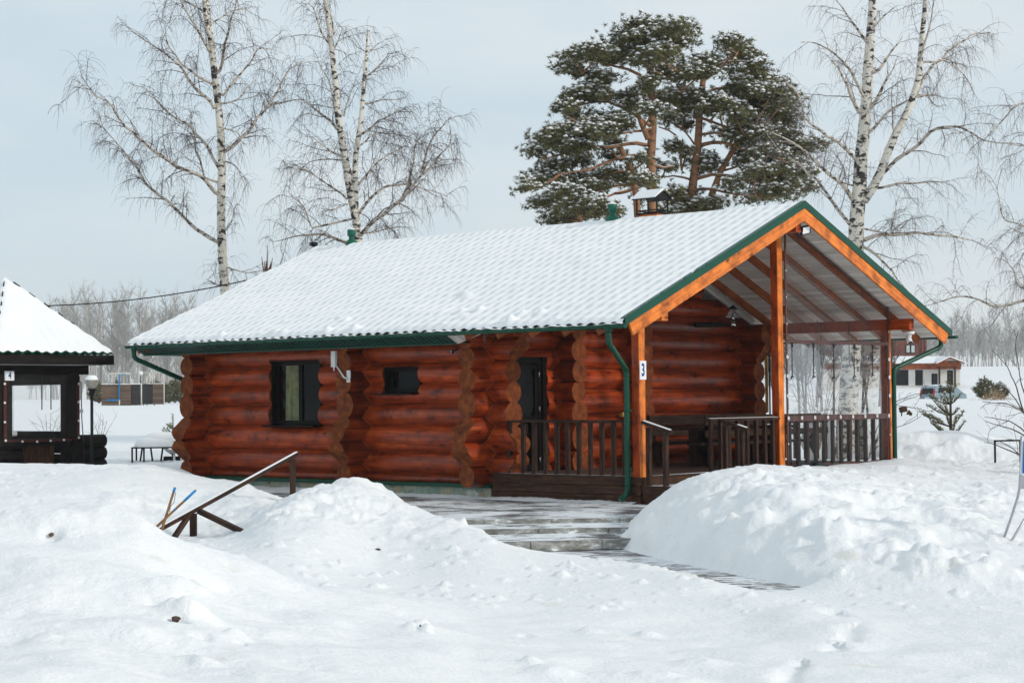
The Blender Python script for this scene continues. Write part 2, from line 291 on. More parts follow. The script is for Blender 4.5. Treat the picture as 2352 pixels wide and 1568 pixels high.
# ------------------------------------------------------------------ mesh builder
class MB:
    def __init__(s): s.v = []; s.f = []; s.uv = []; s.mi = []; s.smooth = []
    def vert(s, p): s.v.append((float(p[0]), float(p[1]), float(p[2]))); return len(s.v)-1
    def face(s, idx, uv=None, mi=0, sm=False):
        s.f.append(tuple(idx)); s.uv.extend(uv if uv is not None else [(0, 0)]*len(idx)); s.mi.append(mi); s.smooth.append(sm)
    def quad(s, pts, mi=0, sm=False, uvs=None):
        i = [s.vert(p) for p in pts]
        if uvs is None:
            P = [np.array(p, float) for p in pts]; w = np.linalg.norm(P[1]-P[0]); h = np.linalg.norm(P[-1]-P[0]); o = U(0, 30); q = U(0, 30)
            uvs = [(o, q), (o+w, q), (o+w, q+h), (o, q+h)] if len(pts) == 4 else [(o+p[0], q+p[2]) for p in pts]
        s.face(i, uvs, mi, sm)
    def obox(s, p0, p1, w, h, up=(0, 0, 1), mi=0, endmi=None, bev=0):
        """beam from p0 to p1, width w (sideways), height h (along up), centred"""
        p0 = np.array(p0, float); p1 = np.array(p1, float); d = p1-p0; L = np.linalg.norm(d); d = d/L
        up = np.array(up, float); sd = np.cross(d, up); sd /= np.linalg.norm(sd); u = np.cross(sd, d)
        if bev <= 0: bev = min(w, h)*.06
        a, b = w/2, h/2; c = bev
        ring = [(-a+c, -b), (a-c, -b), (a, -b+c), (a, b-c), (a-c, b), (-a+c, b), (-a, b-c), (-a, -b+c)]
        ids = []
        for P in (p0, p1): ids.append([s.vert(P+sd*x+u*y) for x, y in ring])
        o = U(0, 40); q = U(0, 40); per = 0
        for i in range(8):
            j = (i+1) % 8; l_ = math.hypot(ring[j][0]-ring[i][0], ring[j][1]-ring[i][1])
            s.face((ids[0][j], ids[0][i], ids[1][i], ids[1][j]), [(o, q+per+l_), (o, q+per), (o+L, q+per), (o+L, q+per+l_)], mi); per += l_
        e = endmi if endmi is not None else mi
        s.face(ids[0], [(x, y) for x, y in ring], e); s.face(ids[1][::-1], [(x, y) for x, y in ring[::-1]], e)
    def box(s, a, b, mi=0, axis=None, endmi=None):
        a = np.array(a, float); b = np.array(b, float); lo = np.minimum(a, b); hi = np.maximum(a, b); c = (lo+hi)/2; d = hi-lo
        ax = int(np.argmax(d)) if axis is None else axis
        e = np.zeros(3); e[ax] = d[ax]/2
        if ax == 2: s.obox(c-e, c+e, d[0], d[1], (0, 1, 0), mi, endmi)
        elif ax == 0: s.obox(c-e, c+e, d[1], d[2], (0, 0, 1), mi, endmi)
        else: s.obox(c-e, c+e, d[0], d[2], (0, 0, 1), mi, endmi)
    def tube(s, pts, rad, n=8, mi=0, caps=True, sm=True):
        P = [np.array(p, float) for p in pts]; rad = list(rad) if hasattr(rad, '__len__') else [rad]*len(P)
        rings = []; L = 0; o = U(0, 40); q = U(0, 40); ref = None; prev = None
        Ls = []
        for i, p in enumerate(P):
            if i == 0: d = P[1]-P[0]
            elif i == len(P)-1: d = P[-1]-P[-2]
            else: d = P[i+1]-P[i-1]
            d = d/(np.linalg.norm(d)+1e-9)
            if ref is None:
                ref = np.array([0, 0, 1.0]) if abs(d[2]) < .9 else np.array([1.0, 0, 0])
                ref = ref-d*(ref@d); ref /= np.linalg.norm(ref)
            else:
                ref = ref-d*(ref@d); ref /= (np.linalg.norm(ref)+1e-9)
            b = np.cross(d, ref)
            if i: L += np.linalg.norm(p-P[i-1])
            Ls.append(L)
            rings.append([s.vert(p+rad[i]*(math.cos(2*math.pi*k/n)*ref+math.sin(2*math.pi*k/n)*b)) for k in range(n)])
        for i in range(len(P)-1):
            for k in range(n):
                k2 = (k+1) % n; c = 2*math.pi*max(rad[0], .01)/n
                s.face((rings[i][k], rings[i][k2], rings[i+1][k2], rings[i+1][k]), [(o+Ls[i], q+k*c), (o+Ls[i], q+(k+1)*c), (o+Ls[i+1], q+(k+1)*c), (o+Ls[i+1], q+k*c)], mi, sm)
        if caps and n > 2:
            s.face(rings[0][::-1], [(.05*math.cos(k), .05*math.sin(k)) for k in range(n)], mi); s.face(rings[-1], [(.05*math.cos(k), .05*math.sin(k)) for k in range(n)], mi)
    def lathe(s, prof, c=(0, 0, 0), n=20, mi=0, axis=None):
        c = np.array(c, float); R = []
        for r_, z_ in prof:
            R.append([s.vert(c+np.array([r_*math.cos(2*math.pi*k/n), r_*math.sin(2*math.pi*k/n), z_])) for k in range(n)])
        for i in range(len(R)-1):
            for k in range(n):
                k2 = (k+1) % n; s.face((R[i][k], R[i][k2], R[i+1][k2], R[i+1][k]), None, mi, True)
        s.face(R[0][::-1], None, mi); s.face(R[-1], None, mi)
    def prism(s, poly, depth, mi=0):
        """poly: list of 3-D points of a planar outline; depth: vector"""
        dp = np.array(depth, float); a = [s.vert(p) for p in poly]; b = [s.vert(np.array(p, float)+dp) for p in poly]; o = U(0, 20)
        P = np.array(poly, float); e = P[1]-P[0]; e /= np.linalg.norm(e)
        nn = dp/np.linalg.norm(dp); g = np.cross(nn, e)
        uv = [(o+float((p-P[0])@e), o+float((p-P[0])@g)) for p in P]
        s.face(a, uv, mi); s.face(b[::-1], uv[::-1], mi)
        m = len(poly)
        for i in range(m):
            j = (i+1) % m; L = float(np.linalg.norm(P[j]-P[i])); D_ = float(np.linalg.norm(dp))
            s.face((a[j], a[i], b[i], b[j]), [(o+L, o), (o, o), (o, o+D_), (o+L, o+D_)], mi)
    def build(s, name, mats, parent=None, label=None, cat=None, group=None, kind=None):
        me = bpy.data.meshes.new(name)
        me.from_pydata(s.v, [], s.f)
        for m in (mats if isinstance(mats, (list, tuple)) else [mats]): me.materials.append(MAT[m] if isinstance(m, str) else m)
        ul = me.uv_layers.new(name='UVMap'); ul.data.foreach_set('uv', np.array(s.uv, np.float32).ravel())
        me.polygons.foreach_set('material_index', np.array(s.mi, np.int32)); me.polygons.foreach_set('use_smooth', np.array(s.smooth, bool))
        me.update(); me.validate()
        o = bpy.data.objects.new(name, me); COL.objects.link(o)
        if parent is not None:
            o.parent = parent; o.matrix_parent_inverse = PINV.get(parent.name, Matrix.Identity(4))
        tag(o, label, cat, group, kind); return o
PINV = {}
def tag(o, label=None, cat=None, group=None, kind=None):
    if label: o['label'] = label
    if cat: o['category'] = cat
    if group: o['group'] = group
    if kind: o['kind'] = kind
    return o
def thing(name, loc, label, cat, group=None):
    o = bpy.data.objects.new(name, None); COL.objects.link(o); o.location = Vector([float(c) for c in loc]); o.empty_display_size = .2
    PINV[o.name] = Matrix.Translation(-o.location)      # children are modelled in world coordinates
    return tag(o, label, cat, group)
def copy_thing(root, loc, label=None, rz=0., s=1.):
    r = root.copy(); COL.objects.link(r); r.location = Vector([float(c) for c in loc]); r.rotation_euler = (0, 0, rz); r.scale = (s, s, s)
    if label: r['label'] = label
    for ch in root.children:
        c = ch.copy(); COL.objects.link(c); c.parent = r; c.matrix_parent_inverse = ch.matrix_parent_inverse.copy()
        for g in ch.children:
            d = g.copy(); COL.objects.link(d); d.parent = c; d.matrix_parent_inverse = g.matrix_parent_inverse.copy()
    return r
def np_mesh(name, V, Fq, mat, uv=None, smooth=True, parent=None, **kw):
    me = bpy.data.meshes.new(name); k = Fq.shape[1]
    me.vertices.add(len(V)); me.vertices.foreach_set('co', V.astype(np.float32).ravel())
    me.loops.add(Fq.size); me.loops.foreach_set('vertex_index', Fq.astype(np.int32).ravel())
    me.polygons.add(len(Fq)); me.polygons.foreach_set('loop_start', np.arange(0, Fq.size, k, dtype=np.int32)); me.polygons.foreach_set('loop_total', np.full(len(Fq), k, np.int32))
    me.polygons.foreach_set('use_smooth', np.full(len(Fq), smooth, bool))
    me.materials.append(MAT[mat]); me.update(); me.validate()
    o = bpy.data.objects.new(name, me); COL.objects.link(o)
    if parent is not None: o.parent = parent; o.matrix_parent_inverse = PINV.get(parent.name, Matrix.Identity(4))
    return tag(o, **kw)
def grid_faces(nr, ncol, wrap=False):
    i = np.arange(nr-1)[:, None]; j = np.arange(ncol if wrap else ncol-1)[None, :]; j2 = (j+1) % ncol
    return np.stack([i*ncol+j, i*ncol+j2, (i+1)*ncol+j2, (i+1)*ncol+j], -1).reshape(-1, 4)
# value noise in numpy
def _h(ix, iy, seed):
    x = (ix.astype(np.int64)*374761393 + iy.astype(np.int64)*668265263 + seed*1442695041) & 0xffffffff
    x = ((x ^ (x >> 13))*1274126177) & 0xffffffff
    return ((x ^ (x >> 16)) & 0xffff)/65535.0
def vnoise(x, y, seed=0):
    ix = np.floor(x); iy = np.floor(y); fx = x-ix; fy = y-iy; fx = fx*fx*(3-2*fx); fy = fy*fy*(3-2*fy)
    a = _h(ix, iy, seed); b = _h(ix+1, iy, seed); c = _h(ix, iy+1, seed); d = _h(ix+1, iy+1, seed)
    return (a*(1-fx)+b*fx)*(1-fy)+(c*(1-fx)+d*fx)*fy
def fbm(x, y, seed=0, oct=4):
    s = 0; a = 1; t = 0
    for o in range(oct): s = s+a*(vnoise(x*2**o+o*17.3, y*2**o-o*9.1, seed+o)-.5); t += a; a *= .5
    return s/t*2

# ------------------------------------------------------------------ the ground
# profiles across the snow: for a line of sight px, (distance, height) knots; heights in metres, deck floor = 0
def Z(px, py, d): return 1.358-(py-(927.1-px*.01069))*d/F_PX
COLS = {}
def col(px, *kn): COLS[px] = [(k[0], Z(px, k[1], k[0]) if len(k) == 2 else k[2]) for k in kn]
col(-150, (0, 0, -.3), (8, 0, -.1), (12, 1480), (15, 1290), (16.5, 1222), (18, 0, .1), (21, 0, -.35), (25, 0, -.45), (28, 1190), (32, 1115), (36, 1066), (39, 0, -.1), (46, 0, -.2), (60, 0, -.05), (120, 0, .75), (170, 931), (300, 917))
col(0, (0, 0, -.3), (8, 0, -.1), (12, 1490), (15, 1300), (16.5, 1226), (17.3, 1222), (19, 0, .0), (21, 0, -.4), (24, 0, -.5), (27, 1200), (32, 1118), (36, 1068), (39, 0, -.1), (46, 0, -.2), (60, 0, -.05), (120, 0, .75), (170, 931), (300, 917))
col(60, (0, 0, -.3), (8, 0, -.15), (12, 1480), (15, 1295), (16.5, 1216), (18, 0, .05), (21, 0, -.4), (24, 0, -.5), (27, 1198), (32, 1114), (36, 1067), (39, 0, -.1), (46, 0, -.2), (60, 0, -.05), (120, 0, .75), (170, 931), (300, 917))
col(150, (0, 0, -.3), (8, 0, -.2), (12, 1470), (15, 1290), (16.6, 1207), (18, 0, .05), (21, 0, -.4), (24, 0, -.5), (27, 1195), (32, 1110), (36, 1065), (39, 0, -.1), (46, 0, -.2), (60, 0, -.05), (120, 0, .75), (170, 931), (300, 917))
col(250, (0, 0, -.35), (8, 0, -.2), (12, 1500), (15, 1300), (16.6, 1202), (18, 0, .03), (21, 0, -.4), (24, 0, -.5), (27, 1192), (32, 1110), (36, 1065), (39, 0, -.1), (46, 0, -.2), (60, 0, -.05), (120, 0, .75), (170, 931), (300, 917))
col(340, (0, 0, -.4), (8, 0, -.25), (12, 1520), (15, 1320), (16.6, 1225), (18, 0, -.05), (21, 0, -.4), (24, 1260), (26.8, 1240), (32, 1125), (36, 1062), (38.5, 0, -.05), (46, 0, -.2), (60, 0, -.05), (120, 0, .75), (170, 931), (300, 917))
col(410, (0, 0, -.4), (8, 0, -.3), (12, 1530), (15, 1340), (16.6, 1257), (18, 0, -.15), (21, 0, -.42), (24, 1262), (26.8, 1243), (31, 1152), (35, 1095), (37.5, 1076), (40, 0, -.2), (46, 0, -.2), (60, 0, -.05), (120, 0, .75), (170, 931), (300, 917))
col(470, (0, 0, -.45), (8, 0, -.35), (12, 1540), (15, 1370), (16.8, 1276), (18.5, 0, -.2), (21, 0, -.45), (24, 1262), (26.8, 1243), (30, 1182), (33.5, 1120), (36.3, 1097), (38, 0, -.35), (46, 0, -.2), (60, 0, -.05), (120, 0, .75), (175, 928), (300, 915))
col(540, (0, 0, -.45), (8, 0, -.4), (12, 1550), (15, 1400), (17, 1291), (19, 0, -.35), (21.5, 1285), (24, 1255), (26.5, 1232), (29, 1190), (32, 1130), (35.3, 1103), (37, 0, -.4), (46, 0, -.3), (60, 0, -.05), (120, 0, .75), (175, 928), (300, 915))
col(620, (0, 0, -.45), (8, 0, -.45), (12, 1560), (15, 1410), (17.3, 1317), (19, 0, -.42), (21.5, 1285), (24, 1225), (26.5, 1180), (28.5, 1165), (31, 1150), (34.8, 1130), (36, 0, -.46), (60, 0, -.1), (120, 0, .75), (175, 928), (300, 915))
col(675, (0, 0, -.5), (8, 0, -.45), (12.3, 1568), (15, 1420), (17.5, 1336), (19, 0, -.45), (21.5, 1290), (24, 1225), (26.8, 1165), (29.3, 1132), (31, 0, -.3), (33, 0, -.46), (60, 0, -.1), (120, 0, .8), (300, 913))
col(740, (0, 0, -.5), (8, 0, -.5), (12.3, 1568), (15, 1430), (17.8, 1339), (19.5, 0, -.5), (22, 1300), (24.5, 1225), (27, 1160), (30, 1103), (32, 0, -.25), (34, 0, -.46), (60, 0, -.1), (120, 0, .8), (300, 912))
col(800, (0, 0, -.5), (8, 0, -.5), (12.5, 1568), (15.5, 1435), (18.2, 1342), (20, 0, -.55), (22, 1315), (24.5, 1250), (27, 1185), (29, 1125), (31, 1087), (33, 0, -.2), (35, 0, -.46), (60, 0, -.1), (120, 0, .8), (300, 910))
col(860, (0, 0, -.5), (8, 0, -.55), (12.6, 1568), (16, 1435), (18.6, 1345), (21, 0, -.62), (23, 1310), (25, 1258), (27, 1200), (29, 1138), (30.8, 1108), (32.5, 0, -.25), (34, 0, -.46), (60, 0, -.1), (120, 0, .8), (300, 910))
col(950, (0, 0, -.55), (8, 0, -.6), (12.8, 1568), (16, 1440), (19.2, 1356), (21.5, 0, -.70), (23.5, 1300), (25.5, 1245), (27.5, 1192), (28.9, 1164), (30.3, 0, -.42), (32, 0, -.46), (60, 0, -.1), (120, 0, .8), (300, 908))
col(1025, (0, 0, -.6), (8, 0, -.65), (13, 1568), (16.5, 1440), (19.8, 1361), (22, 1322), (24, 1275), (26, 1215), (27.5, 1183), (28.7, 0, -.46), (32, 0, -.46), (60, 0, -.1), (120, 0, .8), (300, 907))
col(1100, (0, 0, -.6), (8, 0, -.65), (13.2, 1568), (17, 1440), (20.2, 1366), (22, 1320), (24, 1270), (25.5, 1232), (26.5, 1208), (27.8, 0, -.6), (29, 0, -.5), (60, 0, -.1), (120, 0, .8), (300, 906))
col(1216, (0, 0, -.65), (8, 0, -.7), (13.5, 1568), (17, 1445), (20.5, 1369), (22.5, 1318), (24, 1285), (25.5, 1255), (26.5, 0, -.78), (28.5, 0, -.7), (30, 0, -.5), (60, 0, -.1), (120, 0, .8), (300, 905))
col(1376, (0, 0, -.7), (8, 0, -.72), (13.8, 1568), (17, 1455), (19.5, 1385), (21.5, 1338), (23, 1310), (24.5, 1288), (25.2, 0, -.78), (27.5, 0, -.78), (29, 0, -.6), (60, 0, -.1), (120, 0, .8), (300, 903))
col(1480, (0, 0, -.72), (8, 0, -.74), (14, 1568), (17, 1465), (19, 1405), (21, 1350), (23.3, 1294), (24, 0, -.78), (25.6, 1272), (26.5, 1235), (27.8, 1180), (28.8, 1163), (29.8, 0, -.45), (31, 0, -.46), (60, 0, -.1), (120, 0, .8), (300, 902))
col(1546, (0, 0, -.72), (8, 0, -.74), (14.1, 1568), (17, 1470), (19, 1410), (20.5, 1362), (22.3, 1300), (23, 0, -.79), (24.9, 0, -.78), (25.5, 1255), (26.5, 1190), (28, 1133), (29.3, 1112), (31, 0, -.2), (32, 0, -.35), (60, 0, -.05), (120, 0, .8), (300, 901))
col(1606, (0, 0, -.73), (8, 0, -.75), (14.2, 1568), (17, 1475), (19, 1412), (20.3, 1370), (21.5, 1319), (22, 0, -.79), (23.8, 0, -.79), (24.4, 1262), (25.5, 1185), (27, 1122), (29, 1088), (31, 0, .02), (32.6, 0, -.2), (36, 0, -.3), (60, 0, -.05), (120, 0, .8), (300, 900))
col(1726, (0, 0, -.73), (8, 0, -.76), (14.2, 1568), (17, 1475), (18.8, 1415), (20, 1359), (20.6, 0, -.79), (22.5, 0, -.79), (23.1, 1280), (24.2, 1185), (26, 1120), (28.5, 1080), (30.5, 1071), (33, 0, .02), (34.5, 0, -.1), (38, 0, -.3), (60, 0, -.05), (120, 0, .8), (190, 905), (300, 893))
col(1826, (0, 0, -.74), (8, 0, -.77), (14.2, 1568), (17, 1470), (18.6, 1384), (19.5, 0, -.79), (21.5, 0, -.79), (22.1, 1300), (23, 1235), (24.5, 1155), (27, 1105), (30, 1079), (33, 1074), (35.6, 1075), (37, 0, -.1), (40, 0, -.3), (60, 0, -.05), (120, 0, .85), (190, 900), (400, 870))
col(1926, (0, 0, -.74), (8, 0, -.77), (14.2, 1568), (16.5, 1475), (17.8, 1420), (19, 0, -.80), (20.8, 0, -.79), (21.3, 1318), (22.3, 1255), (24, 1185), (26, 1130), (30, 1088), (34, 1077), (36.8, 1068), (38, 0, -.1), (41, 0, -.3), (60, 0, -.05), (120, 0, .87), (180, 900), (400, 855))
col(2050, (0, 0, -.74), (8, 0, -.78), (14.2, 1568), (17, 0, -.80), (20.3, 0, -.79), (20.9, 1325), (21.8, 1280), (23, 1228), (25, 1180), (28, 1125), (33, 1078), (38.3, 1056), (40, 0, -.1), (43, 0, -.2), (45.5, 0, .42), (48, 0, .05), (60, 0, .0), (120, 0, .85), (175, 916), (190, 886), (400, 845))
col(2200, (0, 0, -.75), (8, 0, -.78), (14.2, 1568), (17, 0, -.80), (20.1, 0, -.79), (20.8, 1318), (21.6, 1275), (22.8, 1240), (25, 1190), (29, 1130), (34, 1085), (40, 1060), (43, 1061), (45.5, 0, .50), (48, 0, .05), (60, 0, .05), (120, 0, .85), (175, 915), (190, 884), (400, 841))
col(2352, (0, 0, -.75), (8, 0, -.78), (14.2, 1568), (17, 0, -.80), (20.1, 0, -.79), (20.7, 1320), (21.5, 1285), (22.7, 1253), (25, 1200), (29, 1135), (34, 1088), (40, 1062), (43, 1060), (45.5, 0, .15), (48, 0, .05), (60, 0, .05), (120, 0, .85), (175, 915), (190, 890), (400, 840))
col(2520, (0, 0, -.75), (8, 0, -.78), (14.2, 1568), (17, 0, -.80), (20.1, 0, -.79), (20.8, 1320), (21.6, 1285), (22.9, 1255), (25, 1200), (29, 1135), (34, 1088), (40, 1062), (43, 0, -.1), (60, 0, .0), (120, 0, .8), (190, 890), (400, 840))
KD = np.unique(np.concatenate([np.arange(0, 50, .35), np.geomspace(50, 3000, 60)]))
KX = np.array(sorted(COLS))
def _prof(kn):
    d = np.array([k[0] for k in kn]); z = np.array([k[1] for k in kn])
    zz = np.interp(KD, d, z); w = np.exp(-(np.arange(-4, 5)*.35/.38)**2); w /= w.sum()      # rounded
    n_ = int((KD < 50).sum()); s_ = zz.copy(); s_[4:n_-4] = np.convolve(zz[:n_], w, 'valid'); return s_
TAB0 = np.array([_prof(COLS[k]) for k in KX])
FX = np.arange(-150, 2521, 10.)
TABL = np.array([np.interp(FX, KX, TAB0[:, j]) for j in range(len(KD))]).T
def _sm(T, sg):
    w = np.exp(-(np.arange(-12, 13)*10/sg)**2/2); w /= w.sum(); Q = np.pad(T, ((12, 12), (0, 0)), mode='edge'); return sum(w[i]*Q[i:i+len(T)] for i in range(25))
wn_ = np.clip((KD-19)/5, 0, 1)[None, :]
TAB = _sm(TABL, 42)*(1-wn_)+_sm(TABL, 17)*wn_
def base_h(x, y):
    dx = x-CAM[0]; dy = y-CAM[1]; d = dx*FWH[0]+dy*FWH[1]; lat = dx*RTH[0]+dy*RTH[1]
    px = 1176+F_PX*lat/np.maximum(d, 4); px = np.clip(px, KX[0]+.01, KX[-1]-.01)
    px = np.where(d < 4, 1176, px)
    i = np.clip(((px-FX[0])/10).astype(int), 0, len(FX)-2); t = (px-FX[i])/10
    dd = np.clip(d, 0, KD[-1]-1); j = np.clip(np.searchsorted(KD, dd)-1, 0, len(KD)-2); s = (dd-KD[j])/(KD[j+1]-KD[j])
    return (TAB[i, j]*(1-s)+TAB[i, j+1]*s)*(1-t)+(TAB[i+1, j]*(1-s)+TAB[i+1, j+1]*s)*t
def sdist(x, y, poly):
    """signed distance to a polygon, negative inside"""
    best = np.full(x.shape, 1e9); ins = np.zeros(x.shape, bool); n = len(poly)
    for i in range(n):
        a = poly[i]; b = poly[(i+1) % n]; ex, ey = b[0]-a[0], b[1]-a[1]; t = np.clip(((x-a[0])*ex+(y-a[1])*ey)/(ex*ex+ey*ey), 0, 1)
        best = np.minimum(best, np.hypot(x-a[0]-t*ex, y-a[1]-t*ey))
        c = ((a[1] > y) != (b[1] > y)); xx = a[0]+(y-a[1])/((b[1]-a[1]) if b[1] != a[1] else 1e-9)*ex
        ins ^= c & (x < xx)
    return np.where(ins, -best, best)
def px_poly(pts, z): return [tuple(hitz(u, v, z)[:2]) for u, v in pts]
GZ = -.46
P_TER = px_poly([(905, 1140), (1100, 1140), (1475, 1140), (1470, 1150), (1440, 1172), (1415, 1190), (1204, 1197), (1100, 1200), (1010, 1180), (950, 1160)], GZ)
P_TER2 = px_poly([(610, 1133), (735, 1133), (712, 1158), (650, 1158), (622, 1148)], GZ)
P_STEP = px_poly([(1100, 1199), (1412, 1189), (1392, 1210), (1372, 1230), (1352, 1245), (1222, 1250), (1150, 1230)], -.6)
P_PATH = px_poly([(1216, 1252), (1290, 1253), (1395, 1258), (1546, 1294), (1676, 1322), (1821, 1348), (1775, 1352), (1700, 1347), (1606, 1322), (1546, 1303), (1376, 1287), (1270, 1268)], -.79)
FOOT = [(-12.1, 0.0), (-.1, 0.0), (-.1, 8.3), (-12.1, 8.3)]
clods = []
def ground_h(x, y, detail=True):
    z = base_h(x, y)
    d = (x-CAM[0])*FWH[0]+(y-CAM[1])*FWH[1]
    near = np.clip(1-(d-45)/25, 0, 1)
    if detail:
        slp = np.abs(base_h(x+FWH[0]*.2, y+FWH[1]*.2)-base_h(x-FWH[0]*.2, y-FWH[1]*.2))/.4
        bank = np.clip(np.maximum((z+.75)/.5, slp*5.5), .15, 1); px0 = 1176+F_PX*((x-CAM[0])*RTH[0]+(y-CAM[1])*RTH[1])/np.maximum(d, 4)
        n1 = fbm(x*.55, y*.55, 3, 3)*.09; n2 = fbm(x*2.1, y*2.1, 11, 4)
        n3 = np.abs(fbm(x*5.5, y*5.5, 23, 3)); n4 = fbm(x*14, y*14, 31, 3)
        lat = (x-CAM[0])*RTH[0]+(y-CAM[1])*RTH[1]; px = 1176+F_PX*lat/np.maximum(d, 4)
        smooth_near = np.clip((d-16.5)/3, 0, 1)*.75+.25                       # old soft drifts near the camera, broken banks behind
        rough = np.clip(vnoise(x*.45+5, y*.45, 77)*1.8-.35, .25, 1.2)*smooth_near
        n5 = np.abs(fbm(x*1.3+3, y*1.3, 61, 3)); soft = np.clip(1-(d-16)/5, 0, 1)*np.clip((d-5)/4, 0, 1)
        z = z+.13*np.exp(-((d-16.6-.25*np.sin(px0/90))/.9)**2)*np.clip((520-px0)/200, 0, 1)*(.8+.5*vnoise(px0/110., d*.3, 17))-.10*np.exp(-((d-19.5)/1.3)**2)*np.clip((1100-px0)/200, 0, 1)
        z = z+soft*(.16*fbm(x*.75+1, y*.75, 91, 2)*np.clip((1500-px0)/1000, .35, 1)+.035*fbm(x*2.3, y*2.3, 95, 2))
        z = z+near*(bank*(n1*.45-n5*.14*rough+n2*.065*rough-n3*.05*rough+n4*.012*rough+.045)+(1-rough)*.0)
        tr = np.exp(-((px-1850-(d-15)*25+40*np.sin(d*1.4))/28)**2)*(d > 11.5)*(d < 19)   # a narrow trail of footprints
        z = z-tr*.05*(vnoise(x*3.2, y*3.2, 5) > .45)
    near_m = d < 60
    for poly, pz, w in ((P_TER, GZ, .6), (P_TER2, GZ, .5), (P_STEP, -.80, .55), (P_PATH, -.79, .35)):
        m = near_m & (x > -14) & (x < 12) & (y > -14) & (y < 3)
        if m.any():
            s = sdist(x[m], y[m], poly); k = np.clip((s-.02)/w, 0, 1); k = k*k*(3-2*k)
            if detail: z[m] = z[m]+4*k*(1-k)*(.13*fbm(x[m]*2.2, y[m]*2.2, 71, 4)-.10*np.abs(fbm(x[m]*3.7, y[m]*3.7, 75, 3))+.05)
            z[m] = (pz-.035)*(1-k)+np.maximum(z[m], pz-.035)*k if pz < -.7 else (pz-.035)*(1-k)+z[m]*k
    m = near_m & (x > -14) & (x < 2) & (y > -2) & (y < 11)
    if m.any():
        s = sdist(x[m], y[m], FOOT); z[m] = np.where(s < 0, np.minimum(z[m], -.62), z[m])
        st = sdist(x[m], y[m], [(-.2, -.05), (.95, -.05), (.95, 2.25), (-.2, 2.25)]); zz = z[m]
        z[m] = np.where(st < .12, np.minimum(zz, -.5+np.clip(st, 0, .12)*1.5), zz)
    return z
def gh(x, y): return float(ground_h(np.array([float(x)]), np.array([float(y)]))[0])
def on_ground(px, dist):
    p = at(px, 900, dist); p[2] = gh(p[0], p[1]); return p

phi = np.concatenate([np.linspace(-math.pi, -.36, 50)[:-1], np.linspace(-.36, -.285, 20)[:-1], np.linspace(-.285, .285, 640), np.linspace(.285, .36, 20)[1:], np.linspace(.36, math.pi, 50)[1:-1]])
rr = [.6]
while rr[-1] < 5000:
    r_ = rr[-1]; rr.append(r_*(1.06 if r_ < 8 else 1.0038 if r_ < 26 else 1.0034 if r_ < 50 else 1.012 if r_ < 120 else 1.03 if r_ < 900 else 1.2))
rr = np.array(rr); A, R_ = np.meshgrid(phi, rr)
GX = CAM[0]+R_*(np.cos(A)*FWH[0]+np.sin(A)*RTH[0]); GY = CAM[1]+R_*(np.cos(A)*FWH[1]+np.sin(A)*RTH[1])
gx, gy = GX.ravel(), GY.ravel(); gz = ground_h(gx, gy)
# broken clods of snow on the banks
dcl = (gx-CAM[0])*FWH[0]+(gy-CAM[1])*FWH[1]
crs = np.random.default_rng(3)
for k in range(1700):
    px = crs.uniform(-50, 2400); dist = crs.uniform(19, 34)
    q = at(px, 900, dist); rad = .022+.075*crs.random()**2.6; m = (np.abs(gx-q[0]) < rad*2.5) & (np.abs(gy-q[1]) < rad*2.5)
    if not m.any(): continue
    ok = min(sdist(np.array([q[0]]), np.array([q[1]]), P)[0] for P in (P_TER, P_TER2, P_STEP, P_PATH))
    if ok < .25: continue
    rr2 = ((gx[m]-q[0])**2+(gy[m]-q[1])**2)/rad**2
    gz[m] += rad*crs.uniform(.25, .65)*np.exp(-rr2**2.4)*(.6+.8*vnoise(gx[m]*18, gy[m]*18, k))
def near_d(px, py): return np.interp(py, [1226, 1300, 1490, 1568], [16.5, 15, 12, 11]) if px < 800 else np.interp(py, [1350, 1440, 1568], [19, 16, 13.2])
for (px, py, rad, hh) in ((435, 1310, .22, .10), (380, 1345, .16, .07), (400, 1378, .13, .09), (432, 1385, .10, .07), (462, 1378, .12, .08), (540, 1405, .09, .06), (470, 1475, .10, .07), (430, 1470, .08, .05), (250, 1430, .2, .05), (320, 1438, .16, .05), (90, 1470, .12, .05), (960, 1448, .09, .08), (938, 1458, .08, .06), (975, 1462, .06, .06), (60, 1245, .3, .08), (150, 1250, .25, .06), (1215, 1510, .08, .05), (1260, 1525, .16, .07), (1610, 1480, .2, .06), (1450, 1520, .3, .06), (1560, 1530, .25, .05), (1350, 1405, .12, .05), (1480, 1400, .12, .05),
                          (404, 1400, .07, -.09), (118, 1263, .08, -.08), (456, 1425, .07, -.06), (350, 1368, .05, -.05), (548, 1418, .04, -.05), (968, 1455, .035, -.05), (1200, 1420, .06, -.04)):
    q = at(px, 900, near_d(px, py)); rr2 = ((gx-q[0])**2+(gy-q[1])**2)/rad**2; m = rr2 < 9
    gz[m] += hh*np.exp(-rr2[m]**1.4)*(.7+.6*vnoise(gx[m]*11, gy[m]*11, int(px)))
brs = np.random.default_rng(12)                      # shovelled blocks and a broken ledge along the right bank
def bank_d(py): return np.interp(py, [1100, 1160, 1230, 1290, 1340], [27.6, 26, 24.9, 23.4, 21.4])
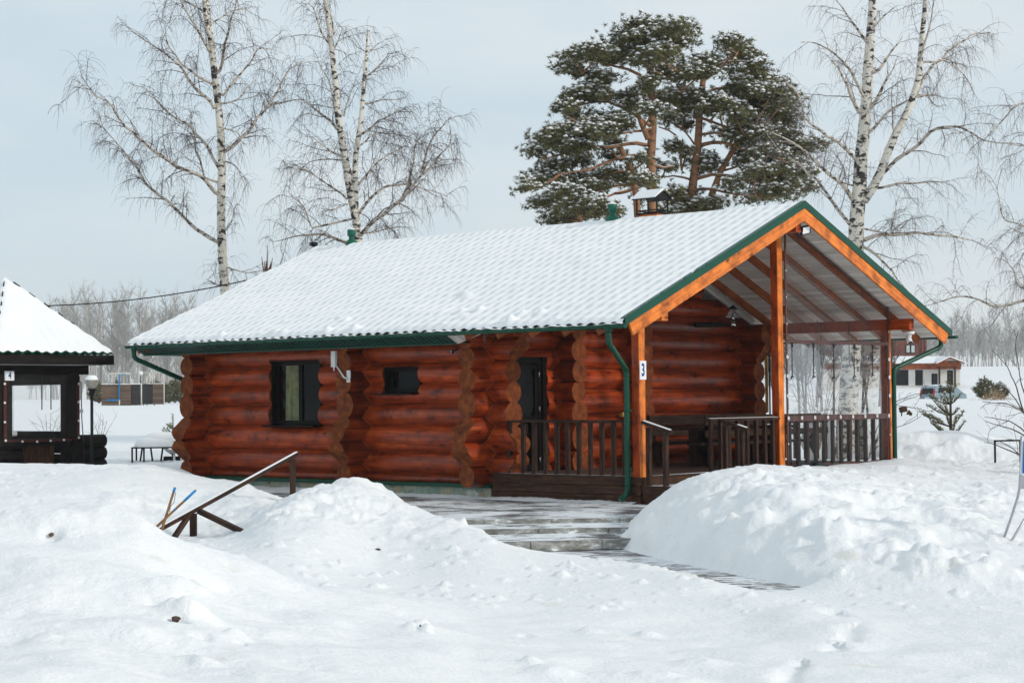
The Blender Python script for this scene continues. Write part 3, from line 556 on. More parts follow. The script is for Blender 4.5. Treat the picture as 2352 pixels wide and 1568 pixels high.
for k in range(230):
    if k < 90: px = brs.uniform(1580, 2330); py = 1222+(px-1490)*.17+brs.normal(0, 9)-max(0, px-2050)*.14; rad = brs.uniform(.07, .17); hh = brs.uniform(.04, .11)
    else: px = brs.uniform(1460, 2300); py = brs.uniform(1115, 1245 if px < 1600 else 1300); rad = brs.uniform(.07, .30); hh = rad*brs.uniform(.18, .5)*(1 if k % 3 else -.8)
    hh *= .58; dd_ = bank_d(py)-max(0, px-1700)*.002; q = at(px, 900, dd_)
    if min(sdist(np.array([q[0]]), np.array([q[1]]), P)[0] for P in (P_TER, P_STEP, P_PATH)) < rad*1.6+.1: continue
    ca, sa = math.cos(k), math.sin(k); ux = (gx-q[0])*ca+(gy-q[1])*sa; uy = -(gx-q[0])*sa+(gy-q[1])*ca; rr2 = (ux/rad)**2+(uy/rad/1.5)**2; m = rr2 < 6
    gz[m] += hh*np.exp(-rr2[m]**1.7)*(.7+.6*vnoise(gx[m]*12, gy[m]*12, k))
V = np.stack([gx, gy, gz], 1); c0 = len(V); V = np.vstack([V, [[CAM[0], CAM[1], float(gz[:len(phi)].mean())]]])
F4 = grid_faces(len(rr), len(phi), True)
gobj = np_mesh('ground', V, F4, 'groundsnow', kind='structure')
F3 = np.array([[c0, (j+1) % len(phi), j] for j in range(len(phi))])
# paved terrace, steps and path
def sheet(name, poly, z, mat, **kw):
    b = MB(); ids = [b.vert((x, y, z)) for x, y in poly]; b.face(ids, [(x, y) for x, y in poly]); return b.build(name, mat, **kw)
sheet('pavement', [(-10.2, -.05), (-10.2, -2.4), (-4.2, -6.6), (.52, -4.77), (2.26, -3.03), (1.9, -.05), (.9, -.05)], GZ, 'paving', kind='structure')
bx = np.linspace(-9.5, -.05, 300); bt_ = np.linspace(0, 1, 8); BX, BT = np.meshgrid(bx, bt_); bw = .16+.22*vnoise(BX*1.7, BX*0, 8)+.06*vnoise(BX*9, BX*0, 9)
BZ = GZ-.004+(.015+.035*vnoise(BX*2.3, BX*0, 10)+.02*vnoise(BX*12, BT*6, 12))*np.cos(BT*math.pi/2)**.8
np_mesh('ground_snow', np.stack([BX, -.0-BT*bw, BZ], -1).reshape(-1, 3), grid_faces(8, 300), 'snow', kind='structure')
tdir = np.array([1, 1, 0])/math.sqrt(2); ndir = np.array([1, -1, 0])/math.sqrt(2)
def tp(n_, t_, z): return ndir*n_+tdir*t_+np.array([0, 0, z])
steps = thing('garden_steps', tp(4.5, -2, -.8), 'three shallow concrete edged steps from the paving down to the path', 'steps')
for i, (n0, zt, t0, t1, n1) in enumerate([(3.74, GZ, -6.2, .25, 3.74), (4.53, -.55, -6.2, .0, 4.53), (5.28, -.645, -6.2, -.2, 5.95)]):
    b = MB(); ts = list(np.arange(t1, t0, -1.02))+[t0]
    for a_, b_ in zip(ts[:-1], ts[1:]):
        f0 = (t1-a_)/(t1-t0+1e-9); f1 = (t1-b_)/(t1-t0+1e-9)
        b.obox(tp(n0+(n1-n0)*min(1, f0*2.2), a_-.005, zt-.065), tp(n0+(n1-n0)*min(1, f1*2.2), b_+.005, zt-.065), .09, .14)
    b.build('kerb', 'concrete', steps)
    if i:
        b = MB(); pr = (3.74, 4.53)[i-1]
        b.quad([tp(pr, t1+.1, zt+.03), tp(n0, t1+.1, zt-.008), tp(n1, t0, zt-.008), tp(pr, t0, zt+.03)][::-1], uvs=[(0, 0)]*4); b.build('tread', 'pavingsnow', steps)
sheet('path', [tuple(tp(5.2, -.2, 0)[:2]), tuple(tp(5.2, -6.5, 0)[:2])]+px_poly([(1216, 1275), (1376, 1300), (1546, 1320), (1700, 1372), (1900, 1366), (1830, 1325), (1676, 1285), (1546, 1255), (1440, 1225)], -.79), -.79, 'paving', kind='structure')

# ------------------------------------------------------------------ the log cabin
XB = [-.24, -.05, .36, .85, 1.28, 1.66, 2.05, 2.45, 2.86]       # courses of the logs lying along X
YB = [-.24, .12, .56, 1.02, 1.5, 1.9, 2.28, 2.65, 3.02, 3.38, 3.74, 4.1, 4.45]   # courses along Y
YR, ZR, SL = 4.17, 4.88, .4235
def roof_z(y): return ZR-SL*abs(y-YR)
def log_piece(mb, axis, a0, a1, cross, zlo, zhi, zc0=-9, zc1=9, ext=None, extlo=None, n=22, wob=.006, seed=0):
    """one log from a0 to a1 along the axis; ext / extlo shape its far / near end by height"""
    zc = (zlo+zhi)/2; r = (zhi-zlo)/2*1.065; rw = max(.185, min(r, .235))
    L = abs(a1-a0); m = max(2, int(L/.45)+1); ts = np.linspace(0, 1, m); lr = random.Random(seed); o = lr.uniform(0, 60); q = lr.uniform(0, 60)
    rings = []; ph = [lr.uniform(0, 6.28) for _ in range(3)]
    def P(t, th, k=1., e=True):
        a = a0+(a1-a0)*t; w = 1+wob*3*(math.sin(a*2.1+ph[0])*.5+math.sin(a*4.7+ph[1]+th)*.5)
        z = zc+math.sin(th)*r*w*k; c = cross+math.cos(th)*rw*w*k
        z = min(max(z, zc0), zc1)
        if e and ext is not None and t > .999: a += ext((z-(zc-r))/(2*r))*(1 if a1 > a0 else -1)
        if e and extlo is not None and t < .001: a -= extlo((z-(zc-r))/(2*r))*(1 if a1 > a0 else -1)
        return (a, c, z) if axis == 0 else (c, a, z)
    for t in ts: rings.append([mb.vert(P(t, 2*math.pi*k/n)) for k in range(n)])
    for i in range(m-1):
        for k in range(n):
            k2 = (k+1) % n; u0 = o+ts[i]*L; u1 = o+ts[i+1]*L; v0 = q+k*2*math.pi*r/n; v1 = q+(k+1)*2*math.pi*r/n
            mb.face((rings[i][k], rings[i][k2], rings[i+1][k2], rings[i+1][k]), [(u0, v0), (u0, v1), (u1, v1), (u1, v0)], 0, True)
    for t, ring in ((0., rings[0]), (1., rings[-1])):
        prev = [mb.vert(P(t, 2*math.pi*k/n)) for k in range(n)]; pk = 1.
        for kk in (.7, .35):
            cur = [mb.vert(P(t, 2*math.pi*k/n, kk)) for k in range(n)]
            for k in range(n):
                k2 = (k+1) % n; uv = [(s*r*math.cos(2*math.pi*g/n)+.013, s*r*math.sin(2*math.pi*g/n)) for g, s in ((k, pk), (k2, pk), (k2, kk), (k, kk))]
                mb.face((prev[k], prev[k2], cur[k2], cur[k]), uv, 1, False)
            prev = cur; pk = kk
        mb.face(prev, [(pk*r*math.cos(2*math.pi*g/n)+.013, pk*r*math.sin(2*math.pi*g/n)) for g in range(n)], 1)
def ext_top(e): return lambda s: e if s < .45 else e*(1-min(1, (s-.45)/.55))**2
def ext_bot(e): return lambda s: e if s > .55 else e*(1-min(1, (.55-s)/.55))**2
def pattern(j, kind):
    """stub shape of course j: courses 1/2 reach out with curved cuts, the topmost is a curved bracket"""
    if kind == 'Y': return {1: ext_bot(.21), 2: ext_top(.21), 6: ext_bot(.24), 7: (lambda s: .24)}.get(j)
    return {1: ext_bot(.2), 2: ext_top(.2), 6: ext_bot(.22), 7: (lambda s: .22)}.get(j)
def log_wall(mb, axis, a0, a1, cross, B, openings=(), exts=None, extlo=None, lim=None, seed=1):
    for j in range(len(B)-1):
        lo, hi = B[j], B[j+1]; s0, s1 = a0, a1
        if lim:
            s0, s1 = lim(j, lo, hi, a0, a1)
            if s1-s0 < .2: continue
        jit = (random.Random(seed*31+j).uniform(-.02, .02))
        cuts = [(o[0], o[1], o[2], o[3]) for o in openings if o[2] < hi-.02 and o[3] > lo+.02 and o[0] < s1 and o[1] > s0]
        cuts.sort(); x = s0; segs = []
        for (ox0, ox1, oz0, oz1) in cuts:
            segs.append((x, ox0, -9, 9))
            if oz0 > lo+.04: segs.append((ox0-.004, ox1+.004, -9, oz0))
            if oz1 < hi-.04: segs.append((ox0-.004, ox1+.004, oz1, 9))
            x = ox1
        segs.append((x, s1, -9, 9))
        for (p0, p1, c0_, c1_) in segs:
            if p1-p0 < .05: continue
            log_piece(mb, axis, p0-(jit if p0 == s0 else 0), p1+(jit if p1 == s1 else 0), cross, lo, hi, c0_, c1_, exts(j) if exts and p1 == s1 else None, extlo(j) if extlo and p0 == s0 else None, seed=seed*97+j*7)
cabin = thing('log_cabin', (-6, 4, 0), 'reddish brown log cabin with snowy roof and open timber porch, number 3 on its post', 'cabin')
W1 = (-9.62, -8.12, .86, 2.17); W2 = (-6.30, -5.33, 1.47, 1.98)
mb = MB(); log_wall(mb, 0, -12.15, -3.07, .2, XB, (W1, W2), exts=lambda j: pattern(j, 'X'), extlo=lambda j: pattern(j, 'X'), seed=1)
mb.build('front_log_wall', ['log', 'logend'], cabin)
def gl(j, lo, hi, a0, a1):
    if lo < 2.6: return a0, a1
    h = (ZR-.14-hi-.0)/SL; return YR-h-.1, YR+h+.1
DOOR = (.60, 1.60, -.3, 2.13)
mb = MB(); log_wall(mb, 1, -.42, 8.62, -3.67, YB, (DOOR,), exts=None, extlo=lambda j: pattern(j, 'Y'), lim=gl, seed=2); mb.build('gable_log_wall', ['log', 'logend'], cabin)
mb = MB(); log_wall(mb, 1, -.42, 8.62, -11.78, YB, (), exts=None, extlo=lambda j: pattern(j, 'Y'), lim=gl, seed=3); mb.build('gable_log_wall', ['log', 'logend'], cabin)
mb = MB(); log_wall(mb, 1, -.42, .6, -6.93, YB[:8], (), extlo=lambda j: pattern(j, 'Y'), seed=4); mb.build('cross_wall_ends', ['log', 'logend'], cabin)
mb = MB(); log_wall(mb, 0, -12.15, -3.07, 8.0, XB, (), exts=lambda j: pattern(j, 'X'), seed=5); mb.build('rear_log_wall', ['log', 'logend'], cabin)
for yy, sd in ((2.06, 6), (4.12, 7)):
    mb = MB(); log_wall(mb, 0, -4.2, -3.07, yy, XB+[3.2], seed=sd); mb.build('cross_wall_ends', ['log', 'logend'], cabin)
# caulking in the seams and along the zigzag joints
def half_w(B, z):
    w = 0
    for lo, hi in zip(B[:-1], B[1:]):
        r = (hi-lo)/2*1.065; rw = max(.185, min(r, .235)); d_ = abs(z-(lo+hi)/2)
        if d_ < r: w = max(w, rw*math.sqrt(1-(d_/r)**2))
    return w
mb = MB()
for Xc, yc in ((-11.78, .2), (-6.93, .2), (-3.67, .2)):
    mb.tube([(Xc+half_w(YB, z), yc-half_w(XB, z), z) for z in np.arange(-.2, 2.62, .02)], .007, 5)
for yc in (2.06, 4.12, 8.0):
    mb.tube([(-3.67+half_w(YB, z), yc-half_w(XB, z), z) for z in np.arange(-.0, 2.62, .02)], .006, 5)
for j, z in enumerate(XB[1:7]):
    o = .2-half_w(XB, z)
    for x0, x1 in ((-11.58, -9.66), (-8.08, -7.1), (-6.72, -6.34), (-5.29, -3.85)) if z > .9 else ((-11.58, -7.1), (-6.72, -3.85)): mb.tube([(x0, o, z), (x1, o, z+.001)], .0055, 5)
for z in YB[1:8]:
    o = -3.67+half_w(YB, z)
    for y0, y1 in ((1.64, 1.86), (2.28, 3.92), (4.34, 7.8)): mb.tube([(o, y0, z), (o, y1, z+.001)], .0055, 5)
mb.build('caulking', plain('pale orange caulk', (.40, .12, .04), .6, 0, .3, 8), cabin)
# plinth and flashing
mb = MB(); mb.box((-11.95, -.02, -.75), (-3.46, .3, -.245)); mb.box((-11.98, .0, -.75), (-11.7, 8.2, -.247)); mb.box((-3.75, -.015, -.75), (-3.455, 8.2, -.25)); mb.build('stone_plinth', 'stone', cabin)
mb = MB(); mb.box((-12.0, -.075, -.27), (-3.42, -.03, -.205)); mb.quad([(-12.0, -.07, -.207), (-3.42, -.07, -.207), (-3.42, .1, -.19), (-12.0, .1, -.19)]); mb.box((-3.45, -.075, -.27), (-3.41, .5, -.206)); mb.build('drip_flashing', 'green', cabin)
# window 1: two casements, curtain behind the left pane
def window(name, x0, x1, z0, z1, y, fr, split=None, lab=None):
    w = MB(); t = .075
    for a, b in (((x0, y, z1-t), (x1, y+.07, z1)), ((x0, y, z0), (x1, y+.07, z0+t)), ((x0, y+.001, z0+t), (x0+t, y+.071, z1-t)), ((x1-t, y+.001, z0+t), (x1, y+.071, z1-t))): w.box(a, b)
    if split: w.box((split-.05, y+.002, z0+t), (split+.05, y+.072, z1-t))
    o = w.build(name, 'frame', cabin, lab)
    g = MB(); g.quad([(x0+t, y+.04, z0+t), (x1-t, y+.04, z0+t), (x1-t, y+.04, z1-t), (x0+t, y+.04, z1-t)]); g.build('pane', 'glass', o)
    s = MB(); s.obox((x0-.06, -.02, z0-.02), (x1+.06, -.02, z0-.02), .34, .03, (0, -.06, 1)); s.build('sill', 'frame', o)
    r = MB(); d0, d1 = y+.07, -.06                                          # dark lining boards of the reveal
    r.box((x0-.03, d1+.12, z0), (x0-.002, d0, z1)); r.box((x1+.002, d1+.12, z0), (x1+.03, d0, z1)); r.box((x0-.03, d1+.1, z1+.001), (x1+.03, d0, z1+.03)); r.build('reveal_lining', 'frame', o)
    return o
w1 = window('window', W1[0]+.03, W1[1]-.03, W1[2]+.02, W1[3]-.02, .17, 0, -8.86)
b = MB()
w = MB(); N = 24
for i in range(N):
    xa = -9.5+.5*i/N; xb = -9.5+.5*(i+1)/N; f = lambda x: .34+.035*math.sin(x*62)+.02*math.sin(x*23+1)
    w.quad([(xa, f(xa), .95), (xb, f(xb), .95), (xb, f(xb)+.02, 2.1), (xa, f(xa)+.02, 2.1)], sm=True)
w.build('curtain', 'curtain', w1)
window('window', W2[0]+.03, W2[1]-.03, W2[2]+.02, W2[3]-.02, .17, 0, None, 'small high window')
mb = MB(); mb.box((-12, .9, -.2), (-3.9, .95, 2.6)); mb.build('dark_window_backing', 'black', cabin)  # black sheet behind the panes, interior darkness put into its colour
# door in the gable wall
d = MB()
for a, b in (((-3.62, .62, 2.0), (-3.54, 1.50, 2.12)), ((-3.62, .62, 0), (-3.54, .70, 2.0)), ((-3.62, 1.42, 0), (-3.54, 1.50, 2.0)), ((-3.60, .70, .02), (-3.555, .79, 1.99)), ((-3.60, 1.33, .02), (-3.555, 1.42, 1.99)), ((-3.60, .79, 1.9), (-3.556, 1.33, 1.99)), ((-3.60, .79, .9), (-3.556, 1.33, 1.02)), ((-3.60, .79, .02), (-3.556, 1.33, .14))): d.box(a, b)
door = d.build('door', 'frame', cabin)
g = MB(); g.quad([(-3.58, .79, .14), (-3.58, 1.33, .14), (-3.58, 1.33, .9), (-3.58, .79, .9)]); g.quad([(-3.58, .79, 1.02), (-3.58, 1.33, 1.02), (-3.58, 1.33, 1.9), (-3.58, .79, 1.9)]); g.build('door_glass', 'glass', door)
for z in (.2, 1.15, 1.8): g = MB(); g.tube([(-3.53, 1.43, z-.05), (-3.53, 1.43, z+.05)], .012, 8); g.build('hinge', 'steel', door)
g = MB(); g.box((-3.70, 1.51, -.05), (-3.5, 1.62, 2.15)); g.box((-3.70, .55, -.05), (-3.5, .615, 2.15)); g.box((-3.72, .55, 2.125), (-3.5, 1.62, 2.16)); g.build('door_lining', 'frame', cabin)
g = MB(); g.box((-3.9, .5, -.1), (-3.85, 1.7, 2.2)); g.build('dark_door_backing', 'black', cabin)  # black backing added behind the door glass for the dark interior

# deck and its skirt
mb = MB(); mb.box((-3.5, .03, -.06), (-.03, 8.25, 0.0), axis=1); dk = mb.build('deck_floor', 'deck', cabin)
for lp, p in zip(dk.data.uv_layers[0].data, dk.data.loops):
    v = dk.data.vertices[p.vertex_index].co; lp.uv = (v.x, v.y)
mb = MB()
for k in range(3):
    z1 = -.012-k*.155; mb.box((-3.43, -.015-.003*k, z1-.147), (-.16, .03, z1))
    mb.box((-.155, -.04-.003*k, z1-.147), (.03, .15, z1))
    mb.box((-.01, .16, z1-.147), (.035, 8.3, z1))
mb.build('deck_skirt', 'brownboard', cabin)
mb = MB(); mb.quad([(-3.3, .005, .008), (-.25, .0, .008), (-.25, .075, .010), (-3.3, .06, .01)]); mb.quad([(-.02, .18, .006), (.03, .18, .006), (.03, 2.05, .006), (-.16, 2.05, .006)]); mb.build('deck_edge_snow', 'snow', cabin)
# stairs on the gable side, mostly buried in the snow bank
mb = MB(); mb.box((.04, -.02, -.20), (.62, 2.2, -.155), axis=1); mb.box((.04, .0, -.5), (.60, 2.18, -.202), axis=1); mb.box((.62, .02, -.5), (.95, 2.16, -.34), axis=1); mb.build('porch_steps', 'brownboard', cabin)
mb = MB(); mb.quad([(.06, .0, -.15), (.60, .0, -.15), (.60, 2.18, -.15), (.06, 2.18, -.15)]); mb.build('step_snow', 'paving', cabin)
# timber posts
def post(y0, ztop, name='porch_post'):
    m = MB(); m.box((-.17, y0, 0.0 if y0 > .1 else -.01), (0, y0+.17, ztop), axis=2); return m
p1 = post(0.0, 2.66).build('porch_post', 'post', cabin)
p2 = post(4.20, 4.40).build('porch_post', 'post', cabin)
p3 = post(8.05, 2.66).build('porch_post', 'post', cabin)
# the -Y faces of the posts get a redder, darker colour that paints in their shade
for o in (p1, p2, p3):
    o.data.materials.append(MAT['redshadepost'])
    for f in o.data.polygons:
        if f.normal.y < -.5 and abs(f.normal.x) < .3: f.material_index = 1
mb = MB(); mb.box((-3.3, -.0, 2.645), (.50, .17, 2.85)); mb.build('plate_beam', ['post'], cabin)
mb = MB(); mb.box((-3.3, 8.1, 2.65), (.50, 8.27, 2.87)); mb.build('plate_beam', ['redshadepost'], cabin)
mb = MB(); mb.box((-3.5, 4.09, 4.38), (.50, 4.26, 4.60)); mb.build('ridge_beam', ['redshadepost'], cabin)
# rafters
nrm = np.array([0, -SL, -1.0]); nrm /= np.linalg.norm(nrm)
for x in (-.05, -.80, -1.56, -2.32, -3.08):
    for sgn in (-1, 1):
        m = MB(); yo = YR+sgn*5.22; ya = YR+sgn*.03
        m.obox((x, yo, roof_z(yo)-.20), (x, ya, roof_z(ya)-.20), .05, .16); m.build('rafter', 'rafter', cabin)
for x in (-12.3,):
    for sgn in (-1, 1):
        m = MB(); yo = YR+sgn*5.22; m.obox((x, yo, roof_z(yo)-.20), (x, YR+sgn*.03, roof_z(YR)-.20), .05, .16); m.build('rafter', 'rafter', cabin)
# ceiling boards under both slopes
mb = MB()
for sgn in (-1, 1):
    ya, yb = YR+sgn*.0, YR+sgn*5.30; L = 5.3*math.hypot(1, SL)
    for dz in (-.115, -.06):
        mb.quad([(-12.6, yb, roof_z(yb)+dz), (.60, yb, roof_z(yb)+dz), (.60, ya, roof_z(ya)+dz), (-12.6, ya, roof_z(ya)+dz)], uvs=[(0, 0), (13.2, 0), (13.2, L), (0, L)])
mb.build('ceiling_boards', 'ceiling', cabin)
# white rim board where the porch ceiling meets the gable wall
mb = MB(); mb.obox((-3.42, 4.3, roof_z(4.3)-.20), (-3.42, 8.3, roof_z(8.3)-.20), .05, .15); mb.obox((-3.42, 4.0, roof_z(4.0)-.20), (-3.42, -.4, roof_z(-.4)-.20), .05, .15); mb.build('rim_board', 'ceiling', cabin)
# metal tile sheet (wavy) and the snow lying on it
XA, XE, PIT = -12.72, .64, .243
nx = int((XE-XA)/PIT*10); xs = np.linspace(XA, XE, nx)
def wave(x): return .5+.5*np.cos(2*np.pi*(x+1.24)/PIT)
Vs = []; Fs = []; off = 0
for sgn in (-1, 1):
    ys = YR+sgn*np.array([0, 2.0, 4.0, 5.40]); X, Y = np.meshgrid(xs, ys)
    Zt = ZR-SL*np.abs(Y-YR)+.038*(wave(X)**.8-.5)-.01
    for dz in (0, -.012):
        Vs.append(np.stack([X, Y, Zt+dz], -1).reshape(-1, 3)); Fs.append(grid_faces(len(ys), nx)+off); off += X.size
np_mesh('roof_tiles', np.vstack(Vs), np.vstack(Fs), 'green', parent=cabin)
Vs = []; Fs = []; off = 0
srng = np.random.default_rng(5)
lumps = [(srng.uniform(-12, .4), -srng.uniform(4.7, 5.35), srng.uniform(.05, .10)) for _ in range(14)]+[(-10.85, -5.33, .09), (-9.75, -5.3, .08), (-8.15, -5.3, .11), (-7.9, -5.32, .09), (-5.9, -5.28, .11), (-1.95, -5.28, .11), (-4.3, -3.9, .12), (-4.5, -3.8, .09)]
for sgn in (-1, 1):
    if sgn < 0: sgrid = np.concatenate([np.linspace(0, .12, 6)[:-1], np.linspace(.12, 5.28, 190), np.linspace(5.285, 5.405, 14)])
    else: sgrid = np.linspace(0, 5.40, 60)
    X, S = np.meshgrid(xs, sgrid); Y = YR+sgn*S
    step = .325; fr = ((5.4-S) % step)/step                       # 0 at the lower edge of each tile course
    fq = ((5.4-S+.05*wave(X)) % step)/step
    saw = .022*(1-fq)**1.2*(1-np.exp(-fq/.06))
    wv = .026*(wave(X)**.9-.5)
    th = .045+.030*fbm(X*.5, Y*.9, 41, 3)+.012*fbm(X*4, Y*4, 43, 3)
    tail = np.clip((5.405-S)/.10, 0, 1)**.5
    lipd = .02*vnoise(X*3, Y*0, 9)
    Zs = ZR-SL*S+wv*(.35+.65*tail)+(saw*1.0+th)*tail*np.clip(1.0-lipd*0, 0, 1)-.004*(1-tail)
    ridge = np.exp(-(S/.09)**2); Zs = Zs*(1-ridge)+ridge*(ZR+.045+.006*fbm(X*3, Y*3, 51, 2))
    for (lx, ly, lr) in lumps:
        if sgn < 0: Zs += lr*.7*np.exp(-(((X-lx)**2+(S+ly)**2)/lr**2)**1.3)
    if sgn < 0:                                                   # smooth blown patch low on the slope
        pt = np.exp(-(((X+5)/4.5)**2+((S-4.6)/.45)**2)); Zs += .012*pt
    Zb = ZR-SL*S+.038*(wave(X)**.8-.5)-.006
    Vs.append(np.stack([X, Y, np.maximum(Zs, Zb+.002)], -1).reshape(-1, 3)); Fs.append(grid_faces(len(sgrid), nx)+off); off += X.size
    # lower lip closing the snow down to the sheet
    e = X[-1]; top = np.stack([e, Y[-1], np.maximum(Zs, Zb+.002)[-1]], -1); bot = np.stack([e, Y[-1]-sgn*.0+0*e, Zb[-1]-.004], -1)
    Vs.append(np.vstack([top, bot])); Fs.append(grid_faces(2, nx)+off); off += 2*nx
np_mesh('roof_snow', np.vstack(Vs), np.vstack(Fs), 'roofsnow', parent=cabin)
# verge flashings and barge boards
for xg, sx in ((.615, 1), (-12.70, -1)):
    for sgn in (-1, 1):
        a = (xg, YR, 0); yo = YR+sgn*5.36
        def rp_(y, dz): return (xg, y, roof_z(y)+dz)
        m = MB(); o3 = .035*sx; lf = 0 if sx > 0 else -.07
        m.prism([(xg+o3, YR, ZR+.075+lf), (xg+o3, yo, roof_z(yo)+.05+lf), (xg+o3, yo, roof_z(yo)-.085), (xg+o3, YR, ZR-.065)], (.012*sx, 0, 0))
        if sx > 0: m.prism([(xg-.05*sx, YR, ZR+.075), (xg-.05*sx, yo, roof_z(yo)+.05), (xg-.05*sx, yo, roof_z(yo)+.04), (xg-.05*sx, YR, ZR+.065)], (.098*sx, 0, 0)); m.build('verge_flashing', 'green', cabin)
        m = MB(); yb = YR+sgn*5.22; ym = YR+sgn*.002
        m.prism([(xg+.03*sx, ym, ZR-.04), (xg+.03*sx, yb-sgn*.02, roof_z(yb)-.04), (xg+.03*sx, yb, roof_z(yb)-.10), (xg+.03*sx, yb-sgn*.10, roof_z(yb)-.29), (xg+.03*sx, ym, ZR-.30)], (-.045*sx, 0, 0)); m.build('barge_board', 'post', cabin)
# gutters with snow, brackets and downpipes
for yg, sgn in ((YR-5.43, -1), (YR+5.43, 1)):
    zg = 2.54; m = MB(); N = 10; xs_ = np.linspace(-12.70, .72, 8)
    for rad, fl in ((.055, 1), (.051, -1)):
        R = [[m.vert((x, yg+rad*math.cos(math.pi+math.pi*k/N), zg+rad*1.05*math.sin(math.pi+math.pi*k/N))) for k in range(N+1)] for x in xs_]
        for i in range(len(xs_)-1):
            for k in range(N): m.face((R[i][k], R[i][k+1], R[i+1][k+1], R[i+1][k]), None, 0, True)
    for x in (-12.70, .72): m.prism([(x, yg+.055*math.cos(math.pi+math.pi*k/N), zg+.058*math.sin(math.pi+math.pi*k/N)) for k in range(N+1)], (.006, 0, 0))
    m.tube([(-12.7, yg+.056*sgn, zg), (.72, yg+.056*sgn, zg)], .008, 6)
    for x in np.arange(-12.5, .6, .85): m.tube([(x, yg+.058*math.cos(math.pi+math.pi*k/8), zg+.061*math.sin(math.pi+math.pi*k/8)) for k in range(9)], .006, 4)
    gt = m.build('gutter', 'green', cabin)
    gxs = np.linspace(-12.66, .68, 420); gys = np.linspace(-.049, .049, 6); X, Y = np.meshgrid(gxs, gys)
    Zg = zg-.005+.045*vnoise(X*2.5, Y*0, 3)*(1-(Y/.07)**2)+.022*(1-wave(X))*(1-(Y/.075)**2)+.02*(vnoise(X*9, Y*9, 4)-.4)
    np_mesh('gutter_snow', np.stack([X, Y+yg, Zg], -1).reshape(-1, 3), grid_faces(6, 420), 'snow', parent=gt)
def pipe(pts, brk):
    m = MB(); P = [np.array(p, float) for p in pts]; Q = [P[0]]
    for i in range(1, len(P)-1):
        a = P[i]+(P[i-1]-P[i])/np.linalg.norm(P[i-1]-P[i])*.09; c = P[i]+(P[i+1]-P[i])/np.linalg.norm(P[i+1]-P[i])*.09
        for t in np.linspace(0, 1, 6): Q.append((1-t)**2*a+2*t*(1-t)*P[i]+t*t*c)
    Q.append(P[-1]); m.tube(Q, .05, 16)
    m.tube([P[0]+np.array([0, 0, .06]), P[0]-np.array([0, 0, .05])], [.075, .052], 14)
    for i in range(1, len(P)-1):
        for q in (P[i-1], P[i+1]):
            dd = (q-P[i])/np.linalg.norm(q-P[i]); m.tube([P[i]+dd*.10, P[i]+dd*.13], .054, 16)
    o = m.build('downpipe', 'green', cabin)
    for (z, dx, dy) in brk:
        m = MB(); xx, yy = P[3][0], P[3][1]; m.tube([(xx, yy, z-.015), (xx, yy, z+.015)], .056, 16); m.box((xx-.01+min(dx, 0), yy-.012+min(dy, 0), z-.018), (xx+.01+max(dx, 0), yy+.012+max(dy, 0), z+.018)); m.build('pipe_clamp', 'green', o)
    return o
pipe([(.36, -1.26, 2.47), (.36, -1.26, 2.26), (-.20, -.10, 1.82), (-.20, -.10, -.26), (-.27, -.22, -.40)], [(1.13, .07, .03), (.12, .07, .03)])
pipe([(-12.45, -1.26, 2.47), (-12.45, -1.26, 2.28), (-12.12, .25, 1.66), (-12.12, .25, -.28), (-12.16, .02, -.40)], [(1.0, .0, .05)])
pipe([(.36, 9.60, 2.47), (.36, 9.60, 2.33), (-.02, 8.33, 1.87), (-.02, 8.33, -.26), (-.02, 8.45, -.40)], [(1.1, 0, -.05)])
# boxed soffit over the front wall and its pale end cap
mb = MB(); mb.quad([(-12.62, -1.12, 2.50), (-3.47, -1.12, 2.50), (-3.47, -.84, 2.358), (-12.62, -.84, 2.358)]); mb.quad([(-12.62, -.84, 2.37), (-3.47, -.84, 2.37), (-3.47, .1, 2.37), (-12.62, .1, 2.37)]); 
for x in np.arange(-12.55, -3.5, .118): mb.prism([(x, -1.118, 2.494), (x+.026, -1.118, 2.494), (x+.026, -.848, 2.357), (x, -.848, 2.357)], (0, -.003, -.006), 1)
mb.build('soffit', ['soffit', 'black'], cabin)
mb = MB(); mb.box((-12.62, -.87, 2.335), (-3.47, -.82, 2.362)); mb.build('soffit_trim', 'green', cabin)
mb = MB(); mb.prism([(-3.46, -1.12, 2.50), (-3.46, -.84, 2.345), (-3.46, .0, 2.60), (-3.46, .0, 2.95), (-3.46, -1.12, 2.53)], (-.02, 0, 0)); mb.build('soffit_end_cap', 'ceiling', cabin)
mb = MB(); mb.prism([(-12.66, -1.12, 2.50), (-12.66, -.84, 2.345), (-12.66, 9.2, 2.345), (-12.66, 9.4, 2.50), (-12.66, YR, 4.7)], (.02, 0, 0)); mb.build('left_gable_boards', 'soffit', cabin)
# railings
def railing(name, p0, p1, ys, bz=.035, top=.955, snowcap=True):
    p0 = np.array(p0, float); p1 = np.array(p1, float); d = (p1-p0)/np.linalg.norm(p1-p0)
    m = MB(); m.obox(p0+[0, 0, top-.022], p1+[0, 0, top-.022], .10, .045); r = m.build('railing', 'dark', cabin)
    m = MB(); m.obox(p0+[0, 0, .10], p1+[0, 0, .10], .04, .05)
    for t in ys:
        q = p0+d*t; k = MB(); k.box((q[0]-.036, q[1]-.036, bz), (q[0]+.036, q[1]+.036, top-.046), axis=2); k.build('baluster', 'dark', r)
    if snowcap:
        s = MB(); n_ = np.cross(d, [0, 0, 1.]); s.quad([p0+n_*.045+[0, 0, top+.003], p1+n_*.045+[0, 0, top+.003], p1-n_*.02+[0, 0, top+.012], p0-n_*.02+[0, 0, top+.012]]); s.build('rail_snow', 'snow', r)
    return r
railing('r', (-3.28, .06, 0), (-.17, .06, 0), [3.28-v for v in (3.05, 2.72, 2.46, 2.19, 1.92, 1.67, 1.41, 1.15, .89, .63, .38)], .01, .965, False)
